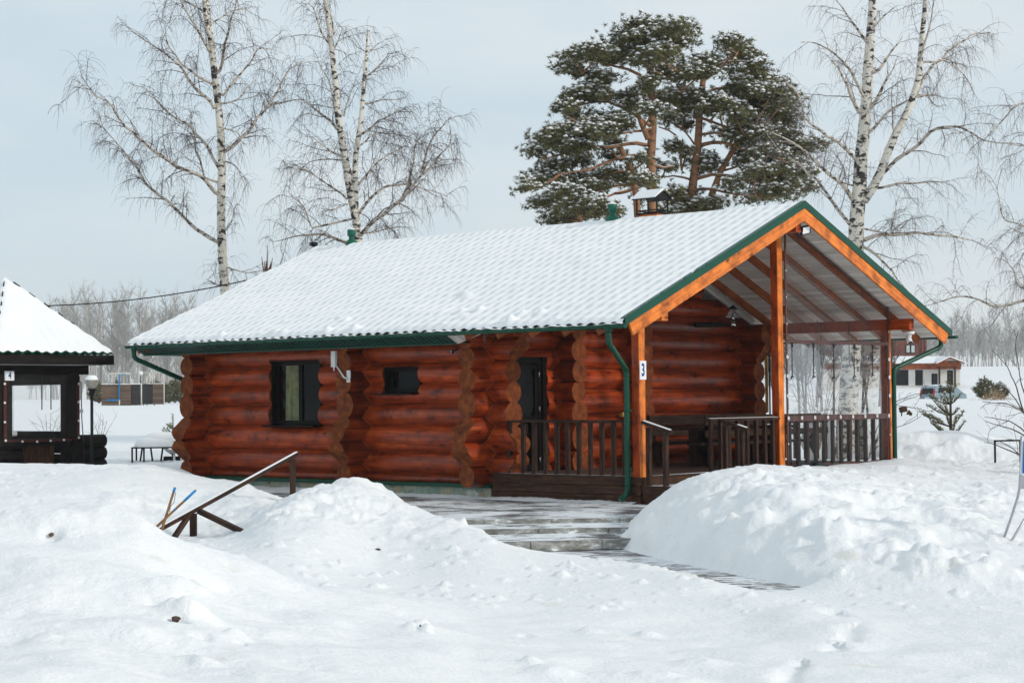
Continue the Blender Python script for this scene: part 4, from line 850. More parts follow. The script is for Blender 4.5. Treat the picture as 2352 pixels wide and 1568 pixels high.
railing('r', (-.05, 2.04, 0), (-.05, 4.22, 0), [.06, .35, .60, .88, 1.17, 1.46, 1.74, 2.0])
railing('r', (-.05, 4.36, 0), (-.05, 8.06, 0), [.22+.298*k for k in range(12)], snowcap=False)
railing('r', (-3.0, 8.16, 0), (-.17, 8.16, 0), [.15+.27*k for k in range(10)], snowcap=False)
for y, zz in ((.06, 0), (2.28, 0)):
    m = MB(); m.obox((.02, y, .93), (.64, y, .76), .085, .05); r = m.build('stair_handrail', 'dark', cabin)
    for x in (.14, .50):
        k = MB(); k.box((x-.04, y-.04, -.15), (x+.04, y+.04, .87-(x)*.24), axis=2); k.build('handrail_post', 'dark', r)
    s = MB(); s.obox((.04 if y < 1 else .42, y-.0, .955-(0 if y < 1 else .105)), (.60, y, .80), .07, .014); s.build('rail_snow', 'snow', r)
# clear vinyl curtain between the middle and far posts
m = MB(); px_ = .035
m.quad([(px_, 4.40, .0), (px_, 8.03, .0), (px_, 8.03, 2.33), (px_, 4.40, 2.33)])
m.quad([(px_, 4.40, 2.41), (px_, 8.03, 2.41), (px_, 8.03, roof_z(8.03)-.16), (px_, 4.40, roof_z(4.40)-.16)])
vin = m.build('vinyl_curtain', 'plastic', cabin)
m = MB()
m.box((.028, 4.385, -.02), (.048, 4.43, roof_z(4.4)-.14)); m.box((.028, 8.02, -.05), (.048, 8.075, roof_z(8.0)-.14)); m.box((.026, 4.43, 2.335), (.05, 8.02, 2.405))
n_ = 24
for i in range(n_):
    ya, yb = 4.43+3.59*i/n_, 4.43+3.59*(i+1)/n_; za = .915+.012*abs(math.sin(i*math.pi/3)); m.obox((.042+.006*math.sin(i*2.1), ya, za+.0), (.042+.006*math.sin((i+1)*2.1), yb, .915+.012*abs(math.sin((i+1)*math.pi/3))), .012, .105)
    m.obox((.05+.008*math.sin(i*2.1), ya, .01+.02*math.sin(i)), (.05+.008*math.sin((i+1)*2.1), yb, .01+.02*math.sin(i+1)), .014, .06)
m.obox((.04, 4.43, roof_z(4.43)-.19), (.04, 8.05, roof_z(8.05)-.19), .02, .045)
m.build('vinyl_hem', 'vinyl', vin)
gm = []
for k in range(9): gm.append((.052, 4.42+.448*k, .93))
for z in (1.35, 1.72, 2.08): gm += [(.052, 4.41, z), (.052, 8.045, z-.02)]
gm += [(.05, 8.045, .55), (.05, 8.045, 2.62), (.05, 4.41, 2.7), (.05, 4.41, 3.2), (.05, 4.41, 3.7), (.05, 4.41, .45)]
for i, (x, y, z) in enumerate(gm):
    k = MB(); R = .030 if z < 2.2 and z > .8 else .014
    a = [(x+.004+.003*math.cos(t), y+R*.75*math.cos(t), z+R*math.sin(t)) for t in np.linspace(0, 2*math.pi, 13)]; k.tube(a, R*.32, 5); k.tube([(x-.004, y, z), (x+.006, y, z)], R*.45, 8); k.build('grommet', 'white', vin)
for y in (4.55, 5.28, 5.98, 6.72, 7.40, 7.93):
    k = MB(); z1 = 1.74+U(-.03, .02); k.obox((.066, y, 2.35), (.066, y+.01, 2.26), .014, .055); k.obox((.064, y, 2.30), (.066, y-.008, z1), .008, .022, (0, 1, 0)); k.obox((.066, y-.01, z1), (.066, y-.05, z1-.05), .012, .03); k.obox((.066, y-.01, z1), (.066, y+.05, z1-.02), .012, .02); k.build('tie_strap', 'strap', vin)
for y in (4.9, 6.15, 7.3):
    k = MB(); k.obox((-.6, y+.3, 2.83), (-.6, y+.3, 2.0), .01, .03, (0, 1, 0)); k.obox((-.6, y+.3, 2.0), (-.6, y+.36, 1.9), .01, .03); k.build('tie_strap', 'strap', vin)
# batten and vinyl edge on the rear side of the porch
m = MB(); m.box((-3.02, 8.12, 1.0), (-2.96, 8.16, 2.28), axis=2); m.box((-2.97, 8.12, 2.3), (-2.80, 8.16, 2.62), axis=2); m.build('rear_batten', 'yellowwood', cabin)
m = MB(); m.box((-2.93, 8.13, .95), (-2.90, 8.15, 2.3), axis=2); m.build('rear_vinyl_hem', 'strap', cabin)
# number plates
def glyph(txt, size, matn, loc, rot, parent, sx=.62, depth=.003, name='numeral', off=.022):
    cu = bpy.data.curves.new(name, 'FONT'); cu.body = txt; cu.size = size; cu.extrude = depth; cu.offset = off*size; cu.align_x = 'CENTER'; cu.align_y = 'CENTER'
    t = bpy.data.objects.new(name, cu); COL.objects.link(t); bpy.context.view_layer.update()
    me = bpy.data.meshes.new_from_object(t.evaluated_get(bpy.context.evaluated_depsgraph_get())); COL.objects.unlink(t); bpy.data.objects.remove(t)
    me.transform(Matrix.Translation(Vector(loc)) @ rot @ Matrix.Diagonal((sx, 1, 1, 1))); me.materials.clear(); me.materials.append(MAT[matn])
    o = bpy.data.objects.new(name, me); COL.objects.link(o); o.parent = parent; o.matrix_parent_inverse = PINV.get(parent.name, Matrix.Identity(4)); return o
RX = Matrix(((0, 0, 1, 0), (1, 0, 0, 0), (0, 1, 0, 0), (0, 0, 0, 1)))          # text facing +X
m = MB(); m.box((.003, .003, 1.655), (.014, .178, 1.975), axis=2); pl = m.build('number_plate', 'whitesign', cabin)
glyph('3', .30, 'number', (.016, .088, 1.81), RX, pl, .62)
# small things fixed to the house
m = MB(); m.box((-7.21, -.50, 2.0), (-7.09, -.44, 2.31), axis=2); m.tube([(-7.15, -.47, 2.0), (-7.15, -.47, 1.93)], .018, 8); m.tube([(-7.10, -.46, 2.03), (-7.02, -.46, 1.95), (-6.84, -.50, 1.80), (-6.77, -.46, 1.76)], .017, 8); an = m.build('antenna', 'white', cabin)
m = MB(); m.box((-6.83, -.44, 1.70), (-6.73, -.42, 1.93), axis=2); m.build('antenna_bracket', 'white', an)
m = MB(); m.tube([(-7.13, -.47, 1.98), (-7.05, -.5, 1.84), (-6.86, -.5, 1.72), (-6.8, -.48, 1.62), (-6.95, -.47, 1.60)], .006, 5); m.build('antenna_cable', 'black', an)
m = MB(); m.obox((-3.95, -.50, 2.22), (-3.87, -.56, 2.22), .05, .07); m.tube([(-3.88, -.42, 2.26), (-3.90, -.52, 2.22)], .012, 6); fl = m.build('floodlight', 'black', cabin)
m = MB(); m.obox((-3.93, -.535, 2.22), (-3.89, -.565, 2.22), .02, .05); m.build('lens', 'leds', fl)
m = MB(); q = np.array([.52, 4.38, 4.43]); e1 = np.array([.25, .95, .2]); e1 /= np.linalg.norm(e1); e2 = np.array([.30, -.25, .9]); e2 /= np.linalg.norm(e2); e3 = np.cross(e1, e2)
if e3[0] < 0: e3 = -e3
m.obox(q-e1*.115, q+e1*.115, .035, .17, e2); m.tube([q-e1*.12, q-e1*.16+[-.05, -.03, .06], (.50, 4.25, 4.46)], .012, 6); fl = m.build('floodlight', 'black', cabin)
m = MB(); m.obox(q-e1*.085+e3*.018, q+e1*.085+e3*.018, .008, .125, e2); m.build('lens', 'leds', fl)
# steel spot lamp with a peaked hood
m = MB(); c = np.array([-3.15, 7.16, 2.90])
m.tube([c+[-.0, 0, .18], c+[0, 0, .02]], .035, 12); m.tube([c+[0, -.01, .02], c+[.05, -.06, -.10]], [.07, .06], 12); m.tube([c+[0, .05, .14], c+[-.02, .10, .27]], .012, 6); m.tube([c+[0, -.05, .14], c+[-.02, -.10, .27]], .012, 6); sp = m.build('spot_lamp', 'chrome', cabin)
m = MB(); m.prism([c+[0, -.17, .27], c+[0, .17, .27], c+[0, .0, .36]], (.03, 0, 0)); m.build('lamp_hood', 'black', sp)
m = MB(); m.tube([(-3.38, 6.15, 2.83), (-3.38, 7.3, 2.86)], .05, 12); m.build('wall_heater', 'black', cabin)
# dome camera
m = MB(); c = np.array([.36, 8.32, 2.60]); m.tube([c+[0, 0, .02], c+[0, 0, -.04]], [.12, .10], 16); m.tube([c+[0, 0, -.04], c+[.0, 0, -.10]], .05, 12); m.tube([c+[-.03, 0, -.09], c+[.03, -.02, -.2]], .055, 14); dc = m.build('dome_camera', 'white', cabin)
m = MB(); m.tube([c+[.03, -.02, -.2], c+[.036, -.022, -.215]], .04, 14); m.build('lens', 'black', dc)
m = MB(); m.box((-3.46, 4.66, .20), (-3.42, 4.97, .37)); m.build('wall_vent', 'post', cabin)
m = MB(); m.box((-3.45, 3.70, .97), (-3.36, 3.80, 1.06)); m.build('junction_block', 'yellowwood', cabin)
# roof vents, chimney, ridge lantern
def vent(x, y, z):
    m = MB(); m.lathe([(.15, -.18), (.145, 0), (.12, .05), (.075, .08), (.06, .09), (.06, .16), (.092, .165), (.096, .29), (.085, .31)], (x, y, z), 24); v = m.build('roof_vent', 'vent', cabin)
    m = MB(); m.lathe([(.082, .305), (.086, .325), (.06, .34), (.02, .345)], (x, y, z), 20); m.build('vent_snow', 'snow', v)
vent(-3.92, 4.16, ZR+.04); vent(-11.57, 4.16, ZR+.04)
m = MB(); cx, cy, zb = -3.17, 4.50, 4.72
m.box((cx-.24, cy-.17, zb-.2), (cx+.24, cy+.17, zb+.28), axis=0); ch = m.build('chimney', 'post', cabin)
m = MB()
m.box((cx-.27, cy-.20, 4.985), (cx+.27, cy+.20, 5.02), axis=0)
for sx in (-1, 1):
    for sy in (-1, 1): m.box((cx+sx*.25-.012, cy+sy*.18-.012, 5.01), (cx+sx*.25+.012, cy+sy*.18+.012, 5.30), axis=2)
for sy in (-1, 1): m.box((cx-.25, cy+sy*.18-.01, 5.05), (cx+.25, cy+sy*.18+.01, 5.075), axis=0)
for sx in (-1, 1): m.box((cx+sx*.25-.01, cy-.18, 5.052), (cx+sx*.25+.01, cy+.18, 5.077), axis=1)
for sy in (-1, 1): m.prism([(cx-.31, cy, 5.45), (cx-.31, cy+sy*.27, 5.29), (cx-.31, cy+sy*.27, 5.275), (cx-.31, cy, 5.435)], (.62, 0, 0))
m.prism([(cx+.27, cy-.24, 5.29), (cx+.27, cy+.24, 5.29), (cx+.27, cy, 5.435)], (.01, 0, 0)); m.build('chimney_cowl', 'black', ch)
m = MB(); m.prism([(cx-.30, cy+.01, 5.465), (cx-.30, cy-.27, 5.30), (cx-.30, cy-.28, 5.32), (cx-.30, cy-.03, 5.49), (cx-.30, cy+.03, 5.48)], (.58, 0, 0)); m.build('cowl_snow', 'snow', ch)
m = MB(); m.lathe([(.02, -.06), (.09, -.03), (.10, 0), (.085, .045), (.03, .05)], (-12.86, 4.17, ZR+.10), 14); m.tube([(-12.84, 4.17, ZR+.04), (-12.70, 4.17, ZR-.02)], .012, 5); m.tube([(-12.89, 4.17, ZR+.14), (-12.95, 4.15, ZR+.27)], .009, 5); m.build('ridge_insulator', 'black', cabin)
# icicle hanging from the gutter
m = MB()
for x, L in ((-2.38, .17), (-2.35, .22), (-2.31, .12)): m.tube([(x, -1.33, 2.50), (x, -1.33, 2.50-L)], [.012, .002], 6)
m.build('icicles', 'glass', cabin)
# furniture on the porch
def bench(y0, y1, x, face, label):
    t = thing('bench', (x, (y0+y1)/2, 0), label, 'bench')
    m = MB(); m.box((x-.05, y0, .80), (x, y1, .99), axis=1); m.box((x-.05, y0, .58), (x, y1, .70), axis=1); m.build('backrest', 'dark', t)
    m = MB(); m.box((x-.05+face*.04, y0, .42), (x+face*.45, y1, .47), axis=1); m.build('seat', 'dark', t)
    for y in (y0+.18, y1-.25):
        m = MB(); m.prism([(x-.02, y, 0), (x+face*.12, y, .0), (x+face*.10, y, .35), (x+face*.40, y, .42), (x-.02, y, .42), (x-.06, y, .95), (x-.12, y, .95), (x-.10, y, .4)], (0, .07, 0)); m.build('leg', 'dark', t)
    return t
bench(3.72, 7.7, -1.35, -1, 'dark wooden bench with plank backrest behind the porch railing, nearest the steps')
bench(4.1, 7.7, -3.0, 1, 'dark wooden bench standing against the log wall, beyond the porch table')
tb = thing('table', (-2.15, 5.8, 0), 'long dark wooden table between the two porch benches', 'table')
m = MB(); m.box((-2.5, 4.1, .70), (-1.8, 7.5, .76), axis=1); m.build('tabletop', 'dark', tb)
for y in (4.5, 7.0):
    m = MB(); m.box((-2.35, y, .0), (-1.95, y+.09, .70), axis=2); m.build('leg', 'dark', tb)
# black bag at the foot of the middle post
bg = MB(); N = 18
c = np.array([.28, 4.85, gh(.3, 4.85)+.03])
for i in range(9):
    v = math.pi*i/8; ring = []
    for k in range(N):
        u = 2*math.pi*k/N; r_ = 1+.22*math.sin(3*u+i)+.12*math.sin(7*u+2*i); ring.append(bg.vert(c+np.array([.16*r_*math.sin(v)*math.cos(u), .50*r_*math.sin(v)*math.sin(u), .09*math.cos(v)*(1+.3*math.sin(5*u))])))
    if i:
        for k in range(N): bg.face((pr[k], pr[(k+1) % N], ring[(k+1) % N], ring[k]), None, 0, False)
    pr = ring
bg.build('plastic_bag', 'bag', None, 'crumpled black plastic bag lying on snow at the foot of the middle porch post', 'bag')

# ------------------------------------------------------------------ log gazebo, number 4
gzb = thing('gazebo', (-16.3, -1.8, gh(-16.3, -1.8)), 'blackened log gazebo with pointed snowy roof, number 4 on its post', 'gazebo')
GZ0 = -.1
ex0, ex1, ey0, ey1, ez = -18.1, -14.5, -3.27, -.27, 2.42; apx = (-16.45, -1.77, 4.13)
def gz_roof(dz, lift, n=150, seed=3, amp=0.):
    Vs = []; Fs = []; off = 0; cs = [(ex1, ey0), (ex1, ey1), (ex0, ey1), (ex0, ey0)]
    for i in range(4):
        a = np.array([*cs[i], ez]); b_ = np.array([*cs[(i+1) % 4], ez]); ap = np.array(apx)
        s = np.linspace(0, 1, n)[:, None]; t = np.linspace(0, 1, 30)[None, :]
        P_ = (a*(1-s[..., None])+b_*s[..., None])*(1-t[..., None])+ap*t[..., None]
        L = np.linalg.norm(b_-a); w = np.cos(2*np.pi*(s-.5)*(1-t)*L/.24)
        P_[..., 2] += dz+lift*(1-.15*t)+.02*w*(1-t)+amp*fbm(P_[..., 0]*2, P_[..., 1]*2, seed, 3)
        hip = np.minimum(s, 1-s)*(1-t)*L; P_[..., 2] += (-.03*np.exp(-(hip/.06)**2) if lift > .02 else 0)
        if lift > .02: P_[..., 2] -= .045*np.exp(-(t/.03))
        Vs.append(P_.reshape(-1, 3)); Fs.append(grid_faces(n, 30)+off); off += n*30
    return np.vstack(Vs), np.vstack(Fs)
v, f = gz_roof(0, 0); np_mesh('roof', v, f, 'green', parent=gzb)
v, f = gz_roof(0, .085, amp=.035); np_mesh('roof_snow', v, f, 'roofsnow', parent=gzb)
m = MB()
for cy in (ey0, ey1):        # dark dashes where the hip caps show through the snow
    a = np.array([ex1, cy, ez]); ap = np.array(apx)
    for t0, t1 in ((.86, .92), (.72, .78), (.59, .64), (.47, .51), (.36, .39)):
        p, q = a+(ap-a)*t0, a+(ap-a)*t1; m.tube([p+[0, 0, .055], q+[0, 0, .055]], .015, 6)
m.build('hip_cap', 'black', gzb)
m = MB()
m.box((ex1-.05, ey0, 2.19), (ex1, ey1, 2.395), axis=1); m.box((ex0, ey1-.05, 2.19), (ex1-.051, ey1, 2.395), axis=0); m.box((ex0, ey0, 2.19), (ex1-.051, ey0+.05, 2.395), axis=0); m.box((ex0, ey0+.051, 2.19), (ex0+.05, ey1-.051, 2.395), axis=1); m.build('fascia', 'blackwood', gzb)
m = MB(); m.quad([(ex0+.05, ey0+.05, 2.20), (ex1-.05, ey0+.05, 2.20), (ex1-.05, ey1-.05, 2.20), (ex0+.05, ey1-.05, 2.20)]); m.build('eave_lining', 'ceiling', gzb)
gx = -14.95
for (x, y) in ((gx, -2.72), (gx, -1.07), (gx-2.6, -2.72), (gx-2.6, -1.07)):
    m = MB(); m.box((x-.22, y-.15, -.5), (x-.01, y+.16, 2.0), axis=2); m.build('post', 'blackwood', gzb)
m = MB(); m.box((gx-.2, -3.0, 1.98), (gx, -.62, 2.18), axis=1); m.box((gx-2.8, -3.0, 1.98), (gx-2.6, -.62, 2.18), axis=1); m.build('beam', 'blackwood', gzb)
for y in (-1.07,):
    m = MB(); m.tube([(gx-2.9, y, 1.90), (gx+.12, y, 1.90)], .135, 18); m.build('tie_log', 'blackwood', gzb)
for k in range(3):
    z = -.05+.27*k+.02
    m = MB(); m.tube([(gx-.10, -1.1, z+.01), (gx-.10, -.16, z+.01)], .14, 16); m.tube([(gx-2.7, -.95, z+.14), (gx+.10, -.95, z+.14)] if k < 2 else [(gx-2.7, -.95, z+.1), (gx-.5, -.95, z+.1)], .13, 16)
    m.tube([(gx-.08, -3.6, z-.03), (gx-.08, -2.32, z-.03)], .13, 16); m.tube([(gx-2.7, -2.72, z), (gx-.2, -2.72, z)], .13, 16); m.tube([(gx-2.7, -2.72, z+.1), (gx-2.7, -.9, z+.1)], .13, 16); m.build('wall_log', 'blackwood', gzb)
m = MB()
for k in range(7): m.box((gx-.14, -2.26+k*.115, -.4), (gx-.09, -2.15+k*.115, .44), axis=2)
m.build('board_panel', 'brownboard', gzb)
m = MB(); m.box((gx-.2, -2.4, .47), (gx+.0, -1.2, .60), axis=1); m.build('rail', 'blackwood', gzb)
m = MB(); m.quad([(gx+.02, -2.76, .56), (gx+.02, -.92, .56), (gx+.02, -.92, 1.96), (gx+.02, -2.76, 1.96)]); vg = m.build('vinyl_curtain', 'plastic', gzb)
m = MB(); m.box((gx+.012, -2.80, .53), (gx+.03, -2.73, 1.84), axis=2); m.box((gx+.012, -.95, .53), (gx+.03, -.88, 1.84), axis=2); m.box((gx+.012, -2.73, .53), (gx+.03, -.95, .59), axis=1); m.build('vinyl_hem', 'vinyl', vg)
for y, z in [(-2.78, 1.78), (-2.78, 1.38), (-2.78, .97), (-.91, 1.78), (-.91, 1.38), (-.91, .97), (-.91, .60), (-1.3, .56), (-1.64, .55), (-1.98, .54), (-2.35, .55), (-2.76, .58)]:
    m = MB(); m.tube([(gx+.03, y, z), (gx+.045, y, z)], .026, 8); m.build('grommet', 'white', vg)
for y in (-1.86, -1.63):
    m = MB(); m.obox((gx+.04, y, 1.95), (gx+.04, y, 1.22), .01, .022, (0, 1, 0)); m.build('tie_strap', 'strap', vg)
for y, z in ((-2.78, .74), (-1.0, .44)):
    m = MB(); m.tube([(gx-.1, y-.25 if y < -2 else y, z-.02), (gx-.1, y+.36 if y < -2 else y+.14, z-.02)], .06, 8); m.build('log_snow', 'snow', gzb)
m = MB(); m.box((gx+.006, -2.77, 1.85), (gx+.045, -2.55, 2.05), axis=2); pl = m.build('number_plate', 'whitesign', gzb)
glyph('4', .19, 'number', (gx+.048, -2.66, 1.953), RX, pl, .75)
m = MB(); m.tube([(gx+.02, -.98, 1.95), (gx+.05, -.86, 1.8), (gx+.05, -.84, 1.0), (gx+.05, -.80, .5), (gx+.05, -.78, -.2)], .012, 6); m.build('power_cable', 'vinyl', gzb)
m = MB(); m.box((gx+.03, -.88, 1.14), (gx+.06, -.81, 1.22)); m.build('switch_box', 'white', gzb)

# ------------------------------------------------------------------ lamps, table, sink, sticks, handrail, frame, sign
lx = at(211, 960, 39); lz = gh(lx[0], lx[1])
lp = thing('garden_lamp', (lx[0], lx[1], lz), 'slim black garden lamp with ribbed round globe and snow cap beside the dark gazebo', 'lamp')
m = MB(); m.tube([(lx[0], lx[1], lz-.3), (lx[0], lx[1], 1.60)], .032, 10); m.lathe([(.035, 1.50), (.05, 1.53), (.05, 1.6), (.085, 1.62), (.09, 1.64)], (lx[0], lx[1], 0), 14); m.build('lamp_post', 'black', lp)
m = MB(); prof = [(.06+.07*math.sin(min(1, k/12*1.0)*math.pi*.62)+(.004 if k % 2 else 0), 1.64+.02*k*.8) for k in range(13)]; m.lathe(prof, (lx[0], lx[1], 0), 20); m.build('lamp_globe', plain('ribbed lamp glass', (.26, .25, .22), .15, 0, .25, 20), lp)
m = MB(); m.lathe([(.128, 1.80), (.13, 1.84), (.10, 1.90), (.05, 1.92)], (lx[0], lx[1], 0), 16); m.build('snow_cap', 'snow', lp)
def snow_slab(m_, c, sx, sy, h, seed=0, ex=2.6):
    """rounded cushion of snow"""
    n1, n2 = 10, 28; ux = RT0; uy = np.array([FWH[0], FWH[1], 0]); prev = None
    for i in range(n1+1):
        a = math.pi/2*i/n1; ring = []
        for k in range(n2):
            u = 2*math.pi*k/n2; cu, su = math.cos(u), math.sin(u); e = 2/ex
            rx = np.sign(cu)*abs(cu)**e; ry = np.sign(su)*abs(su)**e; kk = math.cos(a)**.55; w = 1+.05*math.sin(3*u+seed)+.03*math.sin(7*u+seed*2)
            ring.append(m_.vert(np.array(c)+ux*sx*rx*kk*w+uy*sy*ry*kk*w+np.array([0, 0, h*math.sin(a)])))
        if prev:
            for k in range(n2): m_.face((prev[k], prev[(k+1) % n2], ring[(k+1) % n2], ring[k]), None, 0, True)
        prev = ring
    m_.face(prev, None, 0, True)
UY = np.array([FWH[0], FWH[1], 0])
tc_ = at(362, 1027, 50); tg = gh(tc_[0], tc_[1]); tz = tc_[2]
tt = thing('garden_table', (tc_[0], tc_[1], tg), 'black metal garden table buried under a thick cushion of snow, left of the cabin', 'table')
m = MB(); m.obox(tc_-RT0*.63, tc_+RT0*.63, .62, .035); m.build('tabletop', 'black', tt)
for a_, b_, sl in ((-.61, -.28, 0), (-.30, -.30, 0), (.61, -.28, 0), (-.61, .28, 0), (.61, .28, 0), (-.42, .1, .08), (-.2, .1, -.07), (.12, .1, .08)):
    p = tc_+RT0*a_+UY*b_; m = MB(); m.obox(p, np.array([p[0]-RT0[0]*sl, p[1]-RT0[1]*sl, tg-.2]), .035, .035, (0, 1, 0)); m.build('leg', 'black', tt)
m = MB(); snow_slab(m, tc_+[0, 0, .02], .62, .34, .27, 1, 3.2); snow_slab(m, tc_+RT0*.14+[0, 0, .16], .46, .28, .24, 4, 3.2); m.build('snow_cushion', 'snow', tt)
sk = at(400, 1032, 49.4); sg = gh(sk[0], sk[1])
ts_ = thing('washbasin', (sk[0], sk[1], sg), 'grey outdoor washbasin on a thin pedestal beside the snow covered table', 'washbasin')
m = MB(); m.lathe([(.06, -.10), (.16, -.07), (.22, -.01), (.22, .0), (.20, .0), (.1, -.05)], sk, 18); m.build('bowl', 'steel', ts_)
m = MB(); m.tube([sk+[0, 0, -.1], np.array([sk[0], sk[1], sg-.1])], .028, 8); m.build('pedestal', 'white', ts_)
cr = at(395, 1052, 49.8); m = MB(); m.obox(cr-RT0*.2, cr+RT0*.2, .25, .10); m.build('crate', 'black', None, 'low black plastic crate in the snow under the washbasin', 'crate')
# handrail of the buried garden stair
hA = at(346, 1226, 26.2); hB = at(681, 1043, 31.2); hd = (hB-hA)/np.linalg.norm(hB-hA)
hr = thing('handrail', (hA[0], hA[1], gh(hA[0], hA[1])), 'sloping dark wooden handrail sticking out of the snow banks in front of the cabin', 'handrail')
m = MB(); m.obox(hA-hd*.3, hB, .06, .058); m.build('top_rail', 'dark', hr)
m = MB(); m.obox(hA+[0, 0, .034], hB+[0, 0, .040], .04, .010); m.build('rail_snow', 'snow', hr)
def hpt(u): # point on rail above pixel column u
    t = (u-346)/(681-346); t = t*26.2/(31.2-(31.2-26.2)*t); return hA+(hB-hA)*t
def hpost(p, q, w, nm): mm = MB(); mm.obox(p, q, w, w*.8, (.7, .7, 0)); mm.build(nm, 'dark', hr)
q = hpt(672); hpost(q-[0, 0, .04], [q[0], q[1], -.75], .115, 'post')
q = hpt(444); hpost(q-[0, 0, .04], [q[0], q[1], -.9], .12, 'post')
a = hpt(432)-[0, 0, .04]; c_ = at(400, 1234, 26.7); hpost(a, c_+(c_-a)*.3, .075, 'brace')
a = hpt(456)-[0, 0, .04]; c_ = at(540, 1213, 26.9); hpost(a, c_+(c_-a)*.2, .075, 'brace')
for (u0, v0, u1, v1, lb, tp_) in ((402, 1119, 367, 1231, 'worn wooden stick with short blue tape and green string, nearly upright in snow', ((.0, .10),)), (450, 1125, 350, 1218, 'wooden stick with a long blue taped end, leaning steeply across the other stick', ((.0, .27), (.46, .50)))):
    a = at(u0, v0, 26.6); c_ = at(u1, v1, 26.3); 
    st = thing('stick', c_, lb, 'stick'); m = MB(); m.tube([a, c_+(c_-a)*.15], [.016, .02], 8); m.build('shaft', 'greywood', st)
    for t0, t1 in tp_: m = MB(); m.tube([a+(c_-a)*(t0+.015), a+(c_-a)*t1], .019, 8); m.build('tape', 'bluetape', st)
    if len(tp_) == 1:
        m = MB(); m.tube([a+(c_-a)*.1+RT0*.03, a+(c_-a)*.3+RT0*.05, a+(c_-a)*.4+RT0*.02, a+(c_-a)*.5+RT0*.03], .005, 4); m.build('string', 'green', st)
# low black frame at the right
fA = at(2285, 1012, 39.5); fB = at(2343, 1011, 39.5); m = MB(); zb = gh(fA[0], fA[1])-.3
ft = thing('metal_frame', (fA[0], fA[1], zb+.3), 'low black metal frame like a small gate standing in snow near the right edge', 'frame')
m.obox(fA-RT0*.02, fB+RT0*.02, .035, .035); m.build('crossbar', 'black', ft)
for p in (fA, fB): m = MB(); m.obox(p, [p[0], p[1], zb], .033, .033, (0, 1, 0)); m.build('upright', 'black', ft)
# sign at the right edge
sa = [at(2346.5, 1001, 23), at(2344.5, 1080, 23), at(2341.5, 1122, 23), at(2338, 1140, 23), at(2322, 1190, 23), at(2302, 1246, 22.9), at(2296, 1262, 22.9)]
sgn_ = thing('sign', sa[-1], 'blue and white sign board on curved grey metal legs at the right edge', 'sign')
m = MB(); m.tube(sa, .016, 8); m.build('leg', 'steel', sgn_)
m = MB(); m.tube([at(2390, 1120, 23.1), at(2372, 1162, 23.1), at(2352, 1194, 23), at(2318, 1251, 22.8), at(2308, 1266, 22.8)], .016, 8); m.build('leg', 'steel', sgn_)
a = at(2347, 1003, 22.98); b_ = at(2342.5, 1089, 22.98); W_ = RT0*.55; m = MB(); m.prism([a, a+W_, b_+W_, b_], -UY*.01); m.build('board', 'whitesign', sgn_)
a = at(2351, 1012, 22.96); b_ = at(2348, 1086, 22.96); m = MB(); m.prism([a, a+RT0*.48, b_+RT0*.48, b_], -UY*.006); m.build('blue_panel', 'blue', sgn_)
a = at(2342.5, 1091, 22.98); b_ = at(2341.5, 1122, 22.98); m = MB(); m.prism([a, a+W_, b_+W_, b_], -UY*.01); m.build('lower_panel', 'steel', sgn_)
# overhead cable
m = MB(); A0 = at(-60, 699, 50); B0 = at(640, 626, 46)
m.tube([A0+(B0-A0)*t-np.array([0, 0, .30*4*t*(1-t)]) for t in np.linspace(0, 1, 16)], .014, 6); m.build('overhead_cable', 'black', None, 'thin black overhead cable running from the gazebo to the cabin roof', 'cable')
# little wooden pieces in the field right of the porch
def G(x, y): return 2009.7+.1465*x, 746.5+.1465*y
def L_(x, y): return 218.2+.1282*x, 746.5+.1282*y
bt = thing('bird_table', at(*G(415, 1410), 66), 'small brown wooden bird table on a thin leg in the snowy field', 'bird table')
m = MB(); p0 = at(*G(385, 1330), 66); p1 = at(*G(498, 1310), 66); m.tube([p0, p1], .10, 10); m.build('top', 'brownboard', bt)
m = MB(); m.tube([at(*G(425, 1340), 66), at(*G(415, 1425), 66)], .025, 6); m.build('leg', 'black', bt)
m = MB(); m.tube([at(*G(535, 1400), 66), at(*G(535, 1335), 66)], [.11, .03], 8); m.tube([at(*G(540, 1385), 66), at(*G(578, 1395), 66)], .06, 8); m.build('stump', 'brownboard', None, 'small split tree stump in the snow beside the bird table', 'stump')
# frozen clods of earth in the near drifts
for (u, v_, d_, s_, lb) in ((118, 1263, 15.75, .035, 'dark clod of earth near the left edge of the nearest drift'), (404, 1400, 13.42, .045, 'dark earth clod in the largest hollow of the near left drift'), (966, 1455, 15.65, .05, 'dark and white frozen clod at the toe of the near drift, centre'), (1216, 1515, 14.5, .035, 'small dark clod at the bottom centre of the snow'), (868, 1225, 24.7, .05, 'grey lump on the flank of the central snow heap')):
    p = at(u, v_, d_); s_ *= .62; p[2] = gh(p[0], p[1])+s_*.05; m = MB(); N = 9; pr = None
    for i in range(7):
        v = math.pi*i/6; ring = []
        for k in range(N):
            uu = 2*math.pi*k/N; r_ = s_*(1+U(-.35, .35)); ring.append(m.vert(p+np.array([r_*1.3*math.sin(v)*math.cos(uu), r_*math.sin(v)*math.sin(uu), r_*.7*math.cos(v)])))
        if pr:
            for k in range(N): m.face((pr[k], pr[(k+1) % N], ring[(k+1) % N], ring[k]))
        pr = ring
    m.build('earth_clod', 'soil', None, lb, 'clod')

